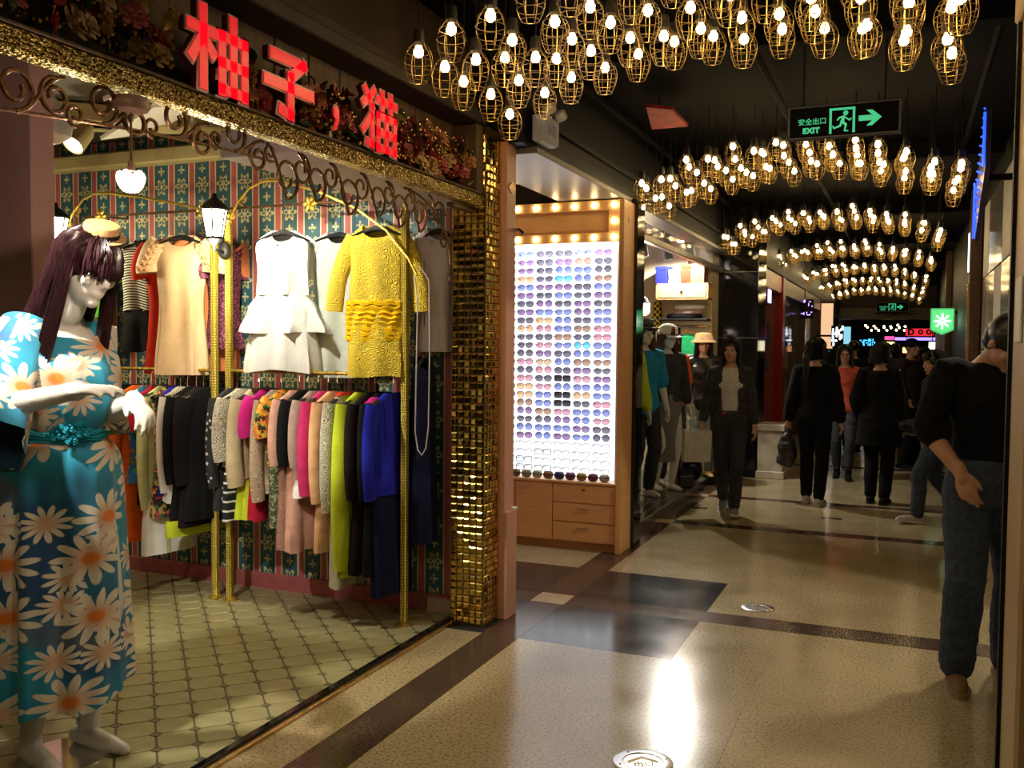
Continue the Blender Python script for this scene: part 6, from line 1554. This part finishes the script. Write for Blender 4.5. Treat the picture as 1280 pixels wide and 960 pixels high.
def neon(name, lab, loc, W, Hh, col, es, txt=None, tsz=.2, face=FACE_S, back=None):
    t = thing(name, lab, 'sign', loc); c = mat('neon_' + name + '_%d%d%d' % tuple(int(q * 9) for q in col), tuple(q * .5 for q in col), .4, emit=col, es=es, var=0)
    q = MB().box(-W / 2, W / 2, -Hh / 2, Hh / 2, -.06, -.005, face); q.build('sign_box', back or M_BLACK, t, smooth=False, bevel=.006)
    if isinstance(txt, int):      # lettering too blurred to read: a cluster of lit strokes
        r = random.Random(txt); q = MB()
        for k in range(max(6, int(W * Hh * 160))):
            x, y = r.uniform(-.42, .42) * W, r.uniform(-.44, .44) * Hh; a, b = (r.uniform(.10, .22) * tsz, .05 * tsz) if r.random() < .5 else (.05 * tsz, r.uniform(.10, .22) * tsz)
            q.box(max(-W * .48, x - a), min(W * .48, x + a), max(-Hh * .48, y - b), min(Hh * .48, y + b), -.002, .006, face)
        q.build('lit_strokes', c, t, smooth=False)
    elif txt: text_mb(txt, tsz, .004, .004, M=face, space=1.05).build('lettering', c, t, smooth=False)
    else: MB().box(-W / 2 + .02, W / 2 - .02, -Hh / 2 + .02, Hh / 2 - .02, -.006, .006, face).build('lit_face', c, t, smooth=False, bevel=.004)
    return t
ns = neon('vertical_neon', 'white glowing vertical neon sign on the dark brown shop front', (-1.27, 20.0, 1.83), .24, .42, (.85, .93, 1), 5, 11, .30)
MB().box(-.42, -.1, .01, .05, -.02, .02).build('bracket', M_BLACK, ns, smooth=False)
s1_ = neon('lilac_screen', 'lilac lit sign panel inside the red shop front', (-1.70, 12.95, 2.28), .34, .22, (.62, .55, 1.0), 2.0, face=FACE_E)
s2_ = neon('violet_sign', 'small violet vertical sign on the brown shop front', (-1.62, 17.35, 2.28), .22, .34, (.45, .3, 1.0), 3.0, 5, .12, face=FACE_S)
lp = neon('lit_panel', 'tall peach lit advertisement panel beside the white neon sign', (-1.55, 20.9, 2.05), .30, 1.0, (1.0, .62, .35), .9, face=FACE_S)
hs = thing('cross_sign', 'green glowing pharmacy style sign board hanging from the right side', 'sign', (.53, 16.0, 2.02))
hx = [(-.17, .20), (.17, .20), (.17, -.14), (0, -.22), (-.17, -.14)]
MB().prism(hx, -.03, .03, FACE_S).build('sign_board', mat('sign_green_edge', (.1, .35, .12), .4, emit=(.1, .6, .2), es=.8, var=0), hs, smooth=False, bevel=.01)
MB().prism([(p[0] * .88, p[1] * .88) for p in hx], .03, .036, FACE_S).build('sign_face', mat('sign_green_face', (.2, .6, .25), .4, emit=(.12, .85, .25), es=1.0, var=.0), hs, smooth=False)
fl3 = MB()
for k in range(8): fl3.box(-.012, .012, .02, .12, .036, .042, FACE_S @ Matrix.Rotation(k * PI / 4, 4, 'Z'))
fl3.build('white_starburst', mat('neon_white', (1, 1, 1), .4, emit=(.9, 1, .95), es=3, var=0), hs, smooth=False)
MB().box(.16, .45, -.01, .01, .12, .16).build('bracket', M_BLACK, hs, smooth=False)
# roller shutter box across the hall
rb_ = struct(MB().box(-2.4, 1.0, 27.0, 27.3, 2.36, 3.3).build('wall_end', mat('shutter_dark', (.05, .045, .04), .5), smooth=False))
for k in range(6): MB().box(-2.0, .95, 26.97, 27.0, 2.37 + .05 * k, 2.41 + .05 * k).build('shutter_slat', mat('shutter_grey', (.16, .14, .12), .4, .4), rb_, smooth=False, bevel=.004)
for (nm, lab, loc, W, Hh, col, es, txt, tsz) in (('red_sign', 'red glowing far panel with three dark round letters', (.42, 32, 2.09), .84, .27, (1, .03, .05), .9, None, .30), ('blue_sign', 'blue neon far sign beyond the shutter box', (-1.08, 31.0, 1.76), .55, .22, (.05, .45, 1), 3, 3, .26),
        ('yellow_lamp', 'yellow glowing far light box over the crowd', (-.42, 30.0, 1.66), .30, .26, (1, .75, .15), 5, None, .1), ('pink_sign', 'pink glowing far sign above the yellow light box', (-.42, 29.6, 1.88), .30, .14, (1, .06, .25), 2.2, None, .1),
        ('white_lamp', 'small white far light box beside the green sign', (.72, 29.0, 1.62), .22, .34, (1, .9, .6), 3, None, .1), ('orange_lamp', 'small orange far light box', (.05, 33.0, 1.52), .26, .22, (1, .4, .15), 4, None, .1), ('cyan_sign', 'pale cyan far shop panel at the left', (-1.62, 29.0, 1.82), .34, .8, (.3, .75, .95), .9, None, .1), ('violet_strip', 'violet far light strip high across the hall', (.2, 34, 1.9), 1.6, .14, (.35, .25, 1), 2.0, None, .1)):
    t = neon(nm, lab, loc, W, Hh, col, es, txt, tsz)
    if nm == 'red_sign':
        for tx, dx, sz in (('D', -.25, .26), ('O', .03, .18), ('O', .27, .20)):
            text_mb(tx, sz, .016, .001, M=FACE_S @ Mx((dx, 0, .010))).build('letter_edge', M_CREAM, t, smooth=False); text_mb(tx, sz, .006, .001, M=FACE_S @ Mx((dx, 0, .014))).build('letter', M_BLACK, t, smooth=False)
    MB().tube([(0, .03, Hh / 2), (0, .03, 3.302 - loc[2])], .012, 5).build('hanger_rod', M_BLACK, t)
struct(MB().box(-2.4, 2.0, 45.0, 45.2, 0, 3.3).build('wall_far', mat('far_wall', (.05, .05, .07), .6), smooth=False))
struct(MB().box(-2.2, -2.1, 27.3, 45, 0, 3.3).build('wall_left_far', mat('far_side', (.06, .05, .05), .3), smooth=False)); struct(MB().box(1.5, 1.6, 27.3, 45, 0, 3.3).build('wall_right_far', mat('far_side', (0, 0, 0)), smooth=False))

# ================================================================== SIGNS ON THE RIGHT
M_BLUELED = mat('led_blue', (.05, .1, .8), .3, emit=(.01, .06, 1.0), es=3, var=0)
ld = thing('led_sign', 'blue LED outlined sign blade on the right side of the hall', 'sign', (.44, 7.0, 2.72))
FW = Mx((0, 0, 0)) @ FACE_W
MB().prism([(.40, .38), (.40, .02), (-.40, -.36), (-.40, .06)], -.03, .0, FW).build('sign_blade', mat('led_back', (.05, .04, .14), .3), ld, smooth=False)
for a, b in (((.39, .37), (.39, .03)), ((-.39, -.34), (-.39, .05))): MB().tube([tuple(FW @ Vector((a[0], a[1], .010))), tuple(FW @ Vector((b[0], b[1], .010)))], .008, 6).build('led_tube', M_BLUELED, ld)
dd = MB()
for i in range(9):
    for j in range(6): dd.ell(FW @ Vector((-.30 + i * .075, -.24 + i * .044 + j * .06, .006)), .007, None, 6, 4)
stuff(dd.build('led_dots', M_BLUELED, ld)); MB().box(.02, .52, -.02, .02, .0, .04).build('bracket', M_BLACK, ld, smooth=False)
lb = neon('white_lightbox', 'white upright light box on the brown right post', (.612, 11.175, 2.63), .10, .46, (.92, 1, .9), 3.0, face=FACE_W)
rp = tag(MB().prism([(0, 0), (.26, .0), (.26, -.5), (.12, -.62)], 0, .02, Mx((-1.70, 6.55, 3.14))).build('red_glow_panel', mat('red_glow_paint', (.50, .012, .008), .6, var=.3)), 'red panel painted in place of a glow under the black ceiling', 'glow_panel'); MB().tube([(.1, -.2, 0), (.1, -.2, .17)], .006, 5).xf(Mx((-1.70, 6.55, 3.14))).build('glow_panel_rod', M_BLACK, rp)  # plain red panel, its colour stands in for a red glow up there
